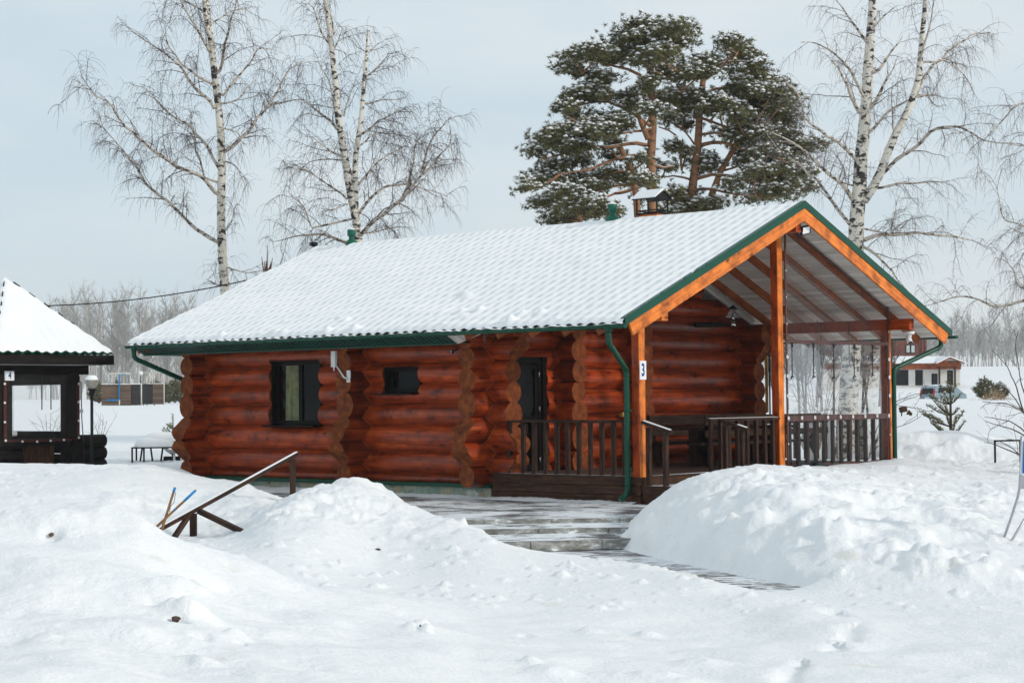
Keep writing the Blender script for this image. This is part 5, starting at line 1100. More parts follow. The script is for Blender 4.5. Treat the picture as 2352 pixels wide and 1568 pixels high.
# ------------------------------------------------------------------ trees
def T_(x, y): return 114.8+.4761*x, .4761*y
def R_(x, y): return 1722.6+.4760*x, .4760*y
def P_(x, y): return 1148.4+.34785*x, .34785*y
def path3(pts, fn, dist, dz=0., z0=0.):
    n = len(pts); out = []
    for i, p in enumerate(pts):
        u, v = fn(*p); out.append(at(u, v, dist+z0+dz*(i/(n-1))**1.2))
    return out
def resample(P, step, wig, rs):
    P = [np.array(p) for p in P]; out = [P[0]]
    for a, b_ in zip(P[:-1], P[1:]):
        L = np.linalg.norm(b_-a); k = max(1, int(L/step))
        for i in range(1, k+1): out.append(a+(b_-a)*i/k+(rs.normal(0, wig, 3) if i < k else rs.normal(0, wig*.5, 3)))
    Q = [out[0]]+[(out[i-1]+2*out[i]+out[i+1])/4 for i in range(1, len(out)-1)]+[out[-1]]
    return Q
class Twigs:
    """many fine tubes, batched"""
    def __init__(s): s.V = []; s.F = []; s.n = 0
    def add(s, P, r, k=3):
        P = np.array(P); m_ = len(P); r = np.array(r)[:, None]
        d = np.gradient(P, axis=0); d /= (np.linalg.norm(d, axis=1, keepdims=True)+1e-9)
        ref = np.where(np.abs(d[:, 2:3]) < .8, np.array([[0, 0, 1.]]), np.array([[1., 0, 0]])); a = np.cross(d, ref); a /= (np.linalg.norm(a, axis=1, keepdims=True)+1e-9); b_ = np.cross(d, a)
        ring = [P+r*(a*math.cos(2*math.pi*i/k)+b_*math.sin(2*math.pi*i/k)) for i in range(k)]
        s.V.append(np.stack(ring, 1).reshape(-1, 3)); s.F.append(grid_faces(m_, k, True)+s.n); s.n += m_*k
    def build(s, name, mat, parent): return np_mesh(name, np.vstack(s.V), np.vstack(s.F), mat, smooth=False, parent=parent) if s.V else None
def unit(v): return v/(np.linalg.norm(v)+1e-9)
def grow(tw_fine, limb, rad, rs, dens=1., droop=1., sub=1.1, twl=.55, start=.15, tw_mid=None, rmin=.0036, upb=.25):
    """side shoots and hanging twigs along a limb"""
    P = np.array(limb); seg = np.linalg.norm(np.diff(P, axis=0), axis=1); cum = np.concatenate([[0], np.cumsum(seg)]); Lt = cum[-1]
    s = Lt*start
    while s < Lt*1.0:
        i = min(len(P)-2, int(np.searchsorted(cum, s)-1)); i = max(i, 0); t = (s-cum[i])/(seg[i]+1e-9); p = P[i]*(1-t)+P[i+1]*t; d = unit(P[i+1]-P[i])
        o = unit(rs.normal(0, 1, 3)); o = unit(o-d*(o@d)); dirn = unit(d*.75+o*.9+np.array([0, 0, upb]))
        rem = 1-s/Lt; L = sub*(.35+.75*rs.random())*(.45+.7*rem**.5)
        r0 = max(rmin*1.5, np.interp(s, cum, rad)*.33); q = p.copy(); pts = [q.copy()]; n_ = max(4, int(L/.16)); dd = dirn
        for k in range(n_):
            dd = unit(dd+rs.normal(0, .16, 3)+np.array([0, 0, -.10*droop*(k/n_)*2.0])); q = q+dd*L/n_; pts.append(q.copy())
        rr_ = np.linspace(r0, rmin*1.1, len(pts)); (tw_mid or tw_fine).add(pts, rr_, 4)
        m_ = max(2, int(L/.085*dens))
        for k in range(m_):
            j = rs.integers(1, len(pts)); b0 = pts[j]; bl = twl*(.35+.9*rs.random()); e = unit(dd*.5+rs.normal(0, .75, 3)+np.array([0, 0, .1])); w = [b0]; q2 = b0.copy(); nn = 5
            for h in range(nn): e = unit(e+np.array([0, 0, -.38*droop])+rs.normal(0, .10, 3)); q2 = q2+e*bl/nn; w.append(q2.copy())
            tw_fine.add(w, np.linspace(rmin, rmin*.55, nn+1), 3)
        s += (.20+.22*rs.random())/dens**.5
def birch(name, label, fn, dist, trunks, limbs, seed, dens=1., twig='twig', cat='birch tree', droop=1., sub=1.15, base=None):
    rs = np.random.default_rng(seed)
    b0 = path3([trunks[0][0][0]], fn, dist, 0)[0] if False else at(*fn(*trunks[0][0][0]), dist)
    g = gh(b0[0], b0[1]); t = thing(name, (b0[0], b0[1], g), label, cat)
    tm = MB(); sp = []
    for pts, r0, r1 in trunks:
        P = resample(path3(pts, fn, dist, rs.uniform(-.4, .4)), .25, .012, rs); tm.tube(P, np.linspace(r0, r1, len(P))*.86, 14); sp += P
    spine = np.array(sp); tm.build('trunk', 'birch', t)
    lm = MB(); fine = Twigs(); mid = Twigs()
    for pts, r0 in limbs:
        Lpx = abs(pts[-1][0]-pts[0][0])+abs(pts[-1][1]-pts[0][1]); P = resample(path3(pts, fn, dist, rs.uniform(-1, 1)*Lpx*.006), .16, .03, rs)
        if spine is not None:
            k_ = int(np.argmin(((spine-P[0])**2).sum(1)))
            if np.linalg.norm(spine[k_]-P[0]) < 1.2 and np.linalg.norm(spine[k_]-P[0]) > .03: P = [spine[k_]]+P
        rad = r0*.8*(1-np.linspace(0, 1, len(P)))**.9+.007; lm.tube(P, rad, 7, caps=False); grow(fine, P, rad, rs, dens, droop, sub, tw_mid=fine)
    for pts, r0, r1 in trunks:                                     # small shoots straight from the stem
        P = resample(path3(pts, fn, dist, 0), .45, .01, rs); grow(fine, P, np.linspace(.05, .03, len(P)), rs, dens*.55, droop*1.2, .8, start=.22, tw_mid=mid)
    lm.build('limbs', 'birchlimb', t); fine.build('crown', twig, t)
    return t
birch('birch_tree', 'tall leafless birch with one straight white trunk, furthest left behind the cabin', T_, 50,
      [([(860, 2120), (855, 1700), (848, 1430), (833, 1250), (825, 1000), (830, 830), (820, 600), (800, 400), (775, 200), (757, 60), (745, -120)], .17, .085), ([(775, 200), (748, 80), (735, -120)], .07, .05)],
      [([(805, 1165), (700, 1105), (590, 990), (470, 890), (410, 790), (330, 700), (270, 630), (235, 560)], .06), ([(800, 930), (750, 860), (600, 790), (500, 730), (410, 650), (330, 570), (300, 510), (200, 440), (130, 390)], .06),
       ([(815, 810), (750, 700), (680, 610), (580, 550), (480, 450), (430, 400)], .05), ([(750, 860), (710, 740), (690, 650), (640, 590)], .03), ([(790, 520), (700, 420), (620, 310), (520, 240), (410, 160), (350, 110)], .055), ([(790, 410), (700, 360), (620, 300), (560, 200), (560, 100)], .04),
       ([(860, 720), (940, 650), (1000, 570), (1060, 500), (1120, 400), (1160, 330), (1230, 290)], .055), ([(1060, 505), (1150, 490), (1230, 475)], .03), ([(835, 460), (900, 380), (960, 310), (1000, 240), (1080, 240)], .04), ([(820, 340), (850, 200), (880, 80), (920, -40)], .05),
       ([(770, 250), (700, 120), (640, 30), (600, -60)], .045), ([(840, 500), (900, 490), (950, 430), (990, 380)], .03), ([(860, 1290), (920, 1310), (1040, 1310)], .018), ([(820, 1380), (760, 1350)], .04), ([(600, 790), (520, 760), (450, 780)], .02), ([(850, 1110), (875, 1070), (893, 1035)], .022),
       ([(760, 60), (680, 20), (600, -30), (540, 20)], .025), ([(770, 120), (860, 60), (960, 40)], .025), ([(840, 620), (900, 640), (950, 700)], .018), ([(845, 780), (900, 800), (940, 900)], .018)], 21, 1.7)
birch('birch_tree', 'leafless birch forking into two white stems, the right one with a snapped top', T_, 49,
      [([(1500, 2080), (1500, 1500), (1490, 1170), (1475, 1050), (1440, 880), (1410, 700), (1385, 500), (1360, 250), (1330, 0), (1315, -120)], .17, .065), ([(1478, 1060), (1472, 880), (1470, 760), (1500, 600), (1515, 400), (1530, 250), (1536, 145)], .10, .04)],
      [([(1490, 1140), (1560, 1070), (1700, 960), (1790, 850), (1900, 740), (1960, 640)], .07), ([(1490, 1030), (1550, 950), (1640, 890), (1760, 890), (1850, 930), (1920, 950)], .05), ([(1450, 1185), (1330, 1130), (1200, 1135), (1080, 1170)], .055), ([(1430, 960), (1360, 900), (1250, 830), (1130, 800)], .03), ([(1400, 750), (1330, 710), (1265, 660)], .035),
       ([(1380, 620), (1320, 560), (1240, 490), (1180, 460)], .045), ([(1500, 650), (1580, 590), (1640, 560), (1700, 530)], .035), ([(1510, 500), (1600, 480), (1700, 480)], .03), ([(1360, 230), (1320, 180), (1280, 90), (1245, 15)], .035), ([(1365, 160), (1362, 90), (1350, 40)], .04), ([(1370, 240), (1390, 200), (1405, 150)], .03), ([(1530, 260), (1560, 230), (1585, 203)], .03),
       ([(1265, 1100), (1230, 1000), (1150, 930)], .025), ([(1480, 900), (1560, 800), (1640, 740), (1720, 700)], .035), ([(1700, 960), (1740, 850), (1760, 700), (1800, 650)], .035), ([(1380, 560), (1350, 400), (1300, 300)], .03), ([(1515, 380), (1600, 300), (1640, 250)], .025), ([(1790, 850), (1830, 700), (1880, 620), (1940, 560)], .035), ([(1420, 560), (1440, 480), (1465, 415)], .02),
       ([(1480, 880), (1430, 780), (1330, 770), (1250, 780), (1160, 850)], .025), ([(1500, 700), (1560, 640), (1620, 640), (1680, 680)], .022), ([(1470, 980), (1400, 1000), (1330, 1020)], .02), ([(1500, 1130), (1600, 1110), (1700, 1090)], .025)], 22, 2.0)
birch('birch_tree', 'large leafless white birch with a leaning second stem, rising right behind the porch gable', R_, 46,
      [([(455, 2250), (470, 2000), (490, 1700), (505, 1400), (515, 1210), (512, 1100), (522, 960), (537, 800), (552, 600), (568, 400), (580, 200), (590, 0), (597, -120)], .30, .10), ([(550, 970), (600, 900), (650, 780), (700, 640), (770, 520), (810, 400), (830, 200), (843, 60), (850, -120)], .13, .05)],
      [([(510, 770), (430, 690), (330, 620), (260, 570), (240, 470), (150, 360)], .05), ([(490, 960), (440, 880), (360, 820), (280, 740), (180, 670), (80, 630)], .065), ([(480, 1080), (400, 980), (340, 890), (250, 800), (130, 720), (80, 640)], .05), ([(525, 540), (480, 440), (420, 320), (390, 290)], .06),
       ([(545, 460), (490, 350), (420, 270), (370, 230), (320, 210), (245, 200)], .045), ([(560, 200), (510, 120), (450, 40), (400, -20)], .045), ([(600, 130), (650, 70), (710, 30)], .03), ([(585, 520), (640, 420), (690, 330), (710, 285)], .065), ([(600, 350), (650, 290), (740, 175)], .05), ([(575, 640), (650, 560), (720, 500), (790, 470), (860, 460), (920, 455)], .04),
       ([(650, 830), (740, 750), (830, 680), (900, 620), (1000, 610), (1060, 640), (1130, 680), (1200, 690), (1320, 700)], .055), ([(810, 440), (850, 360), (900, 300), (1000, 210), (1090, 160), (1190, 170)], .045), ([(600, 910), (720, 880), (840, 880), (910, 870), (980, 900)], .04), ([(545, 1160), (600, 1135), (700, 1135), (850, 1125), (970, 1140), (1080, 1160), (1150, 1200)], .06),
       ([(545, 1190), (620, 1240), (700, 1330), (760, 1400)], .045), ([(690, 620), (688, 500), (690, 400)], .025), ([(860, 460), (880, 500), (915, 520)], .03), ([(820, 300), (860, 150), (880, 20), (900, -60)], .03), ([(680, 1130), (700, 1030), (720, 940)], .02), ([(900, 300), (960, 280), (1040, 380), (1080, 450)], .025), ([(440, 880), (470, 820), (420, 760), (380, 700)], .02)], 23, 1.5, twig='frost')
birch('birch_tree', 'leafless birch mostly outside the frame, its thin boughs reaching in from the right edge', R_, 44,
      [([(1640, 2250), (1620, 1600), (1600, 1000), (1590, 400), (1580, -50)], .2, .1)],
      [([(1610, 1330), (1500, 1400), (1322, 1450), (1180, 1490), (1110, 1440), (1000, 1435), (900, 1460), (840, 1480)], .06), ([(1590, 520), (1500, 520), (1400, 500), (1322, 495), (1240, 560), (1200, 600), (1130, 680)], .04), ([(1595, 900), (1480, 1100), (1322, 1090), (1220, 1060), (1190, 890)], .035), ([(1600, 1230), (1450, 1150), (1322, 1130), (1240, 1090)], .03), ([(1600, 1300), (1400, 1400), (1300, 1390), (1270, 1300), (1230, 1250)], .03), ([(1590, 700), (1450, 690), (1322, 705), (1240, 690)], .03)], 24, 1.7, twig='frost')
# reddish pollard shoots seen over the left end of the roof
pb = at(612, 1000, 54); pg = gh(pb[0], pb[1]); pt_ = thing('pollard_tree', (pb[0], pb[1], pg), 'short tree of upright reddish shoots showing above the left end of the cabin roof', 'tree')
m = MB(); m.tube([(pb[0], pb[1], pg-.2), at(612, 640, 54)], [.12, .07], 8); m.build('trunk', 'greybark', pt_)
m = MB()
for u, v_ in ((601, 590), (607, 600), (614, 563), (619, 612), (626, 592), (611, 598), (622, 603)): m.tube([at(613, 642, 54), at((613+u*2)/3, 618, 54), at(u, v_, 54)], [.028, .022, .008], 5)
m.build('shoots', plain('reddish bark', (.12, .06, .045), .8), pt_)

# ---- pines
def tufts(rs, centers, L=.16, k=16, up=.35):
    """needle brushes: k thin blades around every centre"""
    n = len(centers); d = rs.normal(0, 1, (n, k, 3)); d[..., 2] = d[..., 2]*.8+up; d /= np.linalg.norm(d, axis=2, keepdims=True)
    c = centers[:, None, :]+rs.normal(0, L*.12, (n, k, 3)); l_ = L*(.6+.6*rs.random((n, k, 1))); a = np.cross(d, rs.normal(0, 1, (n, k, 3))); a /= np.linalg.norm(a, axis=2, keepdims=True)
    w = L*.085; tip = c+d*l_; V_ = np.stack([c-a*w, c+a*w, tip], 2).reshape(-1, 3); return V_, np.arange(len(V_)).reshape(-1, 3)
def blobs(rs, centers, r):
    """small flattened lumps of snow"""
    base = np.array([(math.cos(a), math.sin(a), z) for z, q in ((-.35, .8), (.35, .75)) for a in [2*math.pi*i/6+q for i in range(6)]]+[(0, 0, 1.0), (0, 0, -.6)])
    base[:6, :2] *= .95; base[6:12, :2] *= .72
    F_ = []
    for i in range(6): j = (i+1) % 6; F_ += [(i, j, 6+j), (i, 6+j, 6+i), (6+i, 6+j, 12), (j, i, 13)]
    F_ = np.array(F_); n = len(centers); s = r*(.6+.7*rs.random((n, 1, 1))); V_ = centers[:, None, :]+base[None]*s*np.array([1, 1, .55])*(1+.2*rs.normal(0, 1, (n, 14, 1)))
    return V_.reshape(-1, 3), (F_[None]+14*np.arange(n)[:, None, None]).reshape(-1, 3)
PD = 60.0
def pine(label, dz0, trunks, limbs, pads, seed):
    rs = np.random.default_rng(seed); b0 = at(*P_(*trunks[0][0][0]), PD+dz0); t = thing('pine_tree', (b0[0], b0[1], gh(b0[0], b0[1])), label, 'pine tree')
    tm = MB(); skel = []
    for pts, r0, r1 in trunks:
        P = resample(path3(pts, P_, PD+dz0, rs.uniform(-.3, .3)), .5, .03, rs); tm.tube(P, np.linspace(r0, r1, len(P)), 12); skel += P[len(P)//3:]
    tm.build('trunk', 'pinebark', t)
    lm = MB(); sn = Twigs()
    for pts, r0 in limbs:
        P = resample(path3(pts, P_, PD+dz0, rs.uniform(-1.2, .6)), .3, .045, rs); r0 *= .75; lm.tube(P, np.linspace(r0, .02, len(P)), 7, caps=False); skel += P
        if rs.random() < .6: sn.add([p+np.array([0, 0, r_*.75]) for p, r_ in zip(P, np.linspace(r0, .025, len(P)))], np.linspace(r0, .02, len(P))*.55, 5)
    skel = np.array(skel); C_ = []; S_ = []; tw = Twigs()
    for (cx, cy, rx, ry) in pads:
        for layer in range(2 if rx > 105 else 1):
            dep = dz0+rs.uniform(-1.9, 1.3); c = at(*P_(cx, cy), PD+dep); m_ = .34785*PD/F_PX; ax = RT0*rx*m_; az = np.array([0, 0, 1.])*ry*m_; ay = UY*(rx*.55+ry*.45)*m_
            near = skel[np.argmin(((skel-c)**2).sum(1)+2.0*np.maximum(0, skel[:, 2]-c[2]+.2))]; mid_ = (near+c)/2+np.array([0, 0, -.12]); br = resample([near, mid_, c-az*.5], .3, .04, rs); lm.tube(br, np.linspace(.045, .018, len(br)), 5, caps=False)
            nsub = max(6, int(rx*ry/290)); sub = []
            for _ in range(nsub):
                q = rs.normal(0, 1, 3); q /= np.linalg.norm(q); q *= rs.random()**.4; pc = c+ax*q[0]+ay*q[1]+az*q[2]*.8-az*.35*abs(q[0])**1.5; sub.append(pc)
                tw.add(resample([c-az*.45, (c+pc)/2-az*.3, pc-np.array([0, 0, .05])], .25, .03, rs)[:40], np.linspace(.014, .007, len(resample([c-az*.45, (c+pc)/2-az*.3, pc-np.array([0, 0, .05])], .25, 0, rs)))[:40] if False else np.full(len(resample([c-az*.45, (c+pc)/2-az*.3, pc-np.array([0, 0, .05])], .25, 0, rs)), .010), 3)
                kk = 9; o = rs.normal(0, 1, (kk, 3))*np.array([.21, .21, .095]); cc = pc+o; C_.append(cc)
                top = cc[o[:, 2] > -.03]; top = top[rs.random(len(top)) < .75]; S_.append(top+np.array([0, 0, .06]))
    lm.build('limbs', 'pinebark', t); sn.build('limb_snow', 'snow', t); tw.build('twigs', 'greybark', t)
    v, f = tufts(rs, np.vstack(C_), .15, 15); np_mesh('needles', v, f, 'needle', smooth=False, parent=t)
    v, f = blobs(rs, np.vstack(S_), .074); np_mesh('needle_snow', v, f, 'snow', parent=t)
PL = [(850, 165, 75, 35), (1000, 160, 80, 40), (1150, 180, 90, 50), (1240, 205, 50, 30), (830, 240, 100, 45), (980, 240, 110, 50), (1180, 270, 100, 50), (760, 290, 60, 30), (640, 340, 110, 45), (500, 360, 90, 35), (430, 430, 60, 45), (520, 460, 80, 40), (880, 340, 120, 60), (1050, 340, 110, 60), (960, 400, 80, 40), (700, 390, 90, 30), (650, 520, 80, 45), (700, 505, 50, 30), (590, 610, 110, 50), (470, 650, 70, 50), (430, 720, 60, 50), (520, 760, 80, 40), (860, 660, 90, 40), (820, 630, 50, 25), (980, 560, 60, 70), (900, 700, 80, 45), (1000, 720, 80, 35), (1080, 650, 60, 40), (720, 800, 130, 50), (560, 840, 120, 50), (400, 890, 130, 60), (300, 930, 90, 50), (240, 1010, 60, 40), (480, 960, 150, 50), (650, 870, 120, 50), (800, 830, 80, 30), (740, 960, 60, 25), (540, 1060, 90, 35), (380, 1090, 100, 45), (270, 1160, 80, 45), (170, 1240, 60, 40), (330, 1180, 100, 35), (740, 1040, 60, 35), (700, 1140, 90, 45), (560, 1190, 90, 35), (640, 1220, 100, 35), (440, 1270, 100, 40), (270, 1340, 80, 45), (360, 1320, 80, 35), (520, 1340, 120, 50), (430, 1420, 120, 45), (650, 1380, 120, 50), (350, 1470, 60, 20), (880, 1180, 90, 35), (960, 1190, 80, 45), (800, 1180, 60, 30), (940, 1050, 40, 35), (1000, 1300, 50, 40), (1130, 470, 110, 45), (1200, 460, 80, 50)]
PR = [(1500, 290, 70, 45), (1590, 270, 50, 30), (1560, 340, 90, 50), (1640, 380, 90, 40), (1700, 430, 60, 55), (1620, 470, 100, 40), (1340, 400, 90, 45), (1420, 440, 80, 55), (1320, 470, 100, 50), (1230, 500, 80, 40), (1700, 530, 120, 50), (1560, 560, 90, 40), (1780, 590, 130, 60), (1650, 650, 150, 50), (1870, 660, 80, 60), (1900, 750, 80, 60), (1800, 700, 120, 50), (1450, 690, 130, 45), (1250, 640, 120, 55), (1150, 640, 80, 55), (1340, 720, 90, 30), (1230, 720, 80, 35), (1560, 760, 80, 55), (1600, 830, 60, 65), (1700, 760, 100, 45), (1850, 800, 100, 50), (1700, 880, 120, 55), (1180, 960, 60, 50), (1220, 1020, 60, 35), (1370, 1060, 80, 45), (1090, 1100, 70, 35), (1480, 880, 60, 35), (1560, 890, 50, 35), (1900, 900, 100, 55), (2050, 950, 90, 40), (1980, 1000, 90, 45), (1750, 1010, 120, 55), (1880, 1080, 120, 55), (2000, 1130, 80, 45), (1680, 1130, 110, 45), (1800, 1180, 130, 55), (2000, 1230, 70, 35), (1850, 1270, 120, 45), (1700, 1290, 100, 35), (1520, 1220, 60, 45), (1430, 1340, 100, 35), (1180, 1290, 110, 45), (1300, 1370, 120, 40), (1230, 1340, 80, 40), (1250, 820, 70, 35), (1120, 780, 60, 35), (1330, 1100, 90, 35), (1600, 990, 60, 45), (1620, 1060, 70, 35), (1100, 1400, 100, 40)]
pine('snow dusted pine with two close orange trunks and the higher crown, left of its neighbour', -.6,
     [([(1030, 2600), (1015, 1900), (1010, 1400), (1000, 1200), (985, 1000), (1010, 850), (1020, 700), (990, 600), (985, 450), (1010, 380)], .24, .10), ([(930, 1700), (905, 1300), (880, 1100), (800, 980), (720, 900)], .14, .07), ([(980, 920), (930, 800), (900, 740)], .10, .06)],
     [([(970, 960), (900, 930), (780, 970), (650, 970), (500, 980), (300, 1050)], .09), ([(965, 1020), (850, 1030), (700, 1080), (560, 1130), (400, 1150)], .08), ([(1000, 850), (880, 860), (760, 900), (640, 890)], .06), ([(990, 830), (900, 770), (800, 710), (720, 660), (620, 680), (450, 720)], .08), ([(730, 660), (700, 560), (640, 500), (540, 490)], .07), ([(985, 560), (940, 490), (850, 450), (760, 440), (600, 400)], .08), ([(1000, 430), (960, 300), (950, 220)], .07), ([(900, 1220), (750, 1220), (600, 1280), (480, 1290)], .07), ([(870, 1250), (700, 1300), (540, 1450)], .06), ([(1010, 400), (1080, 300), (1150, 220)], .07), ([(1000, 560), (1080, 500), (1180, 470)], .06), ([(1000, 1080), (1080, 1130), (1150, 1100)], .05), ([(880, 1120), (760, 1130), (640, 1200)], .05)], PL, 31)
pine('snow dusted pine spreading right above the gable, with the lower double topped crown', .6,
     [([(1240, 2600), (1255, 1900), (1260, 1320), (1268, 1200), (1312, 1000), (1317, 850), (1307, 750), (1330, 600), (1345, 500)], .24, .09), ([(1330, 1700), (1380, 1300), (1450, 1120), (1550, 980), (1600, 900)], .15, .07)],
     [([(1320, 960), (1400, 930), (1550, 950), (1700, 1020), (1850, 1050)], .09), ([(1330, 890), (1420, 870), (1560, 900), (1640, 920)], .06), ([(1330, 640), (1400, 580), (1480, 570), (1560, 600), (1680, 620)], .08), ([(1300, 1180), (1400, 1140), (1500, 1150), (1600, 1190), (1750, 1200)], .08), ([(1270, 1190), (1150, 1150), (1050, 1170)], .05), ([(1270, 1260), (1400, 1250), (1540, 1280), (1680, 1300)], .07), ([(1325, 780), (1450, 820), (1560, 870), (1700, 900)], .06), ([(1345, 500), (1460, 405), (1600, 400), (1700, 430)], .05), ([(1340, 540), (1480, 430), (1540, 340)], .06), ([(1200, 1120), (1190, 1000), (1170, 880), (1050, 840)], .05), ([(1315, 1000), (1250, 900), (1200, 850)], .05), ([(1600, 900), (1750, 850), (1880, 760)], .06), ([(1550, 980), (1700, 960), (1850, 920), (2000, 950)], .06), ([(1330, 620), (1220, 600), (1140, 640)], .05)], PR, 32)

# ---- young pines
def young_pine(px, dist, h, label, seed, full=.0, group=None, tufL=.075, n=.85, cat='young pine'):
    rs = np.random.default_rng(seed); p = on_ground(px, dist); t = thing('young_pine', p, label, cat, group); m = MB(); m.tube([p-[0, 0, .1], p+[0.01, 0, h*.5], p+[0, 0.02, h]], [.03*h, .018*h, .008], 6); C_ = []; S_ = []; tw = Twigs()
    levels = int(5+full*3)
    for i in range(levels):
        z = h*(.03+.78*i/levels); L = h*(.46-.32*i/levels)*(1+.2*full)
        for k in range(int((6+full*4)*n)):
            a = rs.uniform(0, 6.28); e = np.array([math.cos(a), math.sin(a), .25+.55*rs.random()]); e = unit(e); q = p+[0, 0, z]; l_ = L*(.7+.5*rs.random()); P2 = [q, q+e*l_*.5+[0, 0, -.01], q+e*l_+[0, 0, l_*.12]]; tw.add(P2, [.012*h, .009*h, .006], 4)
            for s in np.linspace(.3, 1, max(3, int(l_/.045))): c = P2[0]*(1-s)+P2[2]*s+rs.normal(0, .01, 3); C_.append(c); 
            if rs.random() < .45+full*.3: S_.append(P2[2]+[0, 0, .03]); S_.append((P2[1]+P2[2])/2+[0, 0, .03])
    for s in np.linspace(.6, 1, 7): C_.append(p+[0, 0, h*s])
    m.build('trunk', 'twig', t); tw.build('branches', 'twig', t)
    v, f = tufts(rs, np.array(C_), tufL, 12 if full else 10, .9); np_mesh('needles', v, f, 'needle' if full else 'sapling', smooth=False, parent=t)
    if S_: v, f = blobs(rs, np.array(S_), .035*(1+1.5*full)*max(1, h/2)); np_mesh('needle_snow', v, f, 'snow', parent=t)
    return t
young_pine(2182, 47, 1.75, 'young green pine sapling standing clear in the snow right of the porch', 41)
young_pine(396, 53, 1.15, 'small sparse pine sapling tipped with snow behind the snow covered table', 42, n=.5)
young_pine(2262, 150, 1.8, 'bushy snow dusted pine left of the dry grass, beyond the field', 43, 1., tufL=.22, n=1.)
young_pine(2297, 152, 1.4, 'smaller snow dusted pine right above the dry grass, beyond the field', 44, 1., tufL=.2, n=1.)
yp = young_pine(228, 200, 2.2, 'snowy young pine in the hedge behind the board panels', 45, 1., 'snowy young pines behind the board panels', tufL=.33, n=1.)
for k, px in enumerate((243, 268, 294, 340, 356, 380, 388, 402, 412, 424)):
    q = on_ground(px, 200+(k % 3)*6); copy_thing(yp, q, None, k*1.1, .75+.45*((k*37) % 10)/10)

# ---- bare shrubs
def shrub(name, label, base, tips, seed, r=.02, dens=.5, mat='twig', droop=.1, twl=.3, sub=.6, cat='shrub'):
    rs = np.random.default_rng(seed); t = thing(name, base, label, cat); m = MB(); fine = Twigs()
    for pts in tips:
        P = resample(pts, .12, .015, rs); rad = np.linspace(r, .005, len(P)); m.tube(P, rad, 5, caps=False); grow(fine, P, rad, rs, dens, droop, sub, twl, .12, rmin=.0035, upb=.3)
    m.build('stems', mat, t); fine.build('crown', mat, t)
b0 = on_ground(2420, 34)
shrub('bare_shrub', 'dark bare shrub fanning in from the right edge in front of the field', b0,
      [[b0, at(2352, 952, 34), at(2339, 900, 34), at(2314, 840, 33.6), at(2279, 804, 33.4)], [b0, at(2360, 960, 34.3), at(2322, 900, 34.5), at(2250, 870, 34.6)], [b0, at(2352, 945, 33.5), at(2310, 925, 33.2), at(2256, 923, 33)], [b0, at(2354, 990, 33.5), at(2320, 965, 33.2), at(2262, 958, 33)], [b0, at(2356, 1000, 34), at(2325, 985, 34.2), at(2262, 965, 34.4)],
       [b0, at(2352, 900, 34), at(2340, 860, 34), at(2333, 800, 34), at(2338, 760, 34)], [b0, at(2356, 1060, 34), at(2330, 1030, 34), at(2290, 1010, 34)], [b0, at(2352, 1050, 34), at(2320, 1035, 34), at(2260, 1015, 34)]], 51, .022, .45)
b0 = on_ground(1990, 44)
shrub('bare_shrub', 'thin bare shrub behind the far porch post, its long shoots crossing the snowy field', b0,
      [[b0, at(2045, 935, 44), at(2090, 915, 44), at(2128, 899, 44)], [b0, at(2050, 925, 44), at(2100, 905, 43.5), at(2160, 900, 43)], [b0, at(2050, 928, 44.4), at(2090, 935, 44.6), at(2140, 945, 45), at(2175, 925, 45)], [b0, at(2045, 985, 44), at(2080, 975, 44), at(2115, 955, 44)], [b0, at(2046, 880, 44.3), at(2058, 840, 44.3), at(2050, 800, 44.3)], [b0, at(1900, 960, 44), at(1860, 930, 44), at(1830, 900, 44)], [b0, at(1930, 940, 44), at(1880, 945, 44), at(1840, 965, 44)]], 52, .014, .35)
b0 = on_ground(1880, 52)
shrub('bare_shrub', 'bushy grey shrub seen through the clear vinyl of the porch', b0,
      [[b0, at(1880+dx*.4, 960-abs(dx)*.1, 52), at(1880+dx, 830+abs(dx)*.5, 52+dx*.01)] for dx in (-75, -55, -38, -20, -5, 12, 28, 45, 62, -65, -30, 35)], 53, .02, .6, 'greybark')
b0 = on_ground(112, 55)
shrub('bare_shrub', 'small bare shrub seen through the gazebo opening', b0, [[b0, at(112+dx*.3, 1000, 55), at(112+dx, 945+abs(dx)*.6, 55)] for dx in (-40, -22, -8, 5, 20, 38)], 54, .014, .4)
b0 = on_ground(232, 62)
shrub('bare_shrub', 'wispy bare shrub in the snow right of the garden lamp', b0, [[b0, at(232+dx*.3, 1000, 62), at(232+dx, 960+abs(dx)*.5, 62)] for dx in (-18, -8, 4, 14, 24)], 55, .008, .3)

# ---- bare trees of the far line
def far_tree(seed, h=14.):
    rs = np.random.default_rng(seed); tr = MB(); tw = Twigs(); lean = rs.normal(0, .5, 2)
    n_ = 2 if rs.random() < .5 else 1
    for s_ in range(n_):
        top = np.array([lean[0]+rs.normal(0, 1.0), lean[1]+rs.normal(0, .8), h*(.9+.15*rs.random())]); P = resample([np.zeros(3), top*.5+np.array([rs.normal(0, .3), 0, 0]), top], 1.4, .10, rs); tr.tube(P, np.linspace(.17, .05, len(P)), 6)
        for i in range(3, len(P)):
            for k in range(5):
                a = rs.uniform(0, 6.28); L = h*(.26-.14*i/len(P))*(.6+.8*rs.random()); e = unit(np.array([math.cos(a)*.62, math.sin(a)*.62, 1.0])); q = P[i]; pts = [q]
                for g_ in range(4): e = unit(e+rs.normal(0, .14, 3)+[0, 0, .05]); q = q+e*L/4; pts.append(q)
                tw.add(pts, np.linspace(.055, .022, 5), 3)
                for g_ in range(9):
                    j = rs.integers(1, 5); e2 = unit(e+rs.normal(0, .55, 3)); l2 = L*.35*(.5+rs.random()); tw.add([pts[j], pts[j]+e2*l2*.5, pts[j]+e2*l2+[0, 0, l2*.12]], [.024, .018, .012], 3)
    return tr, tw
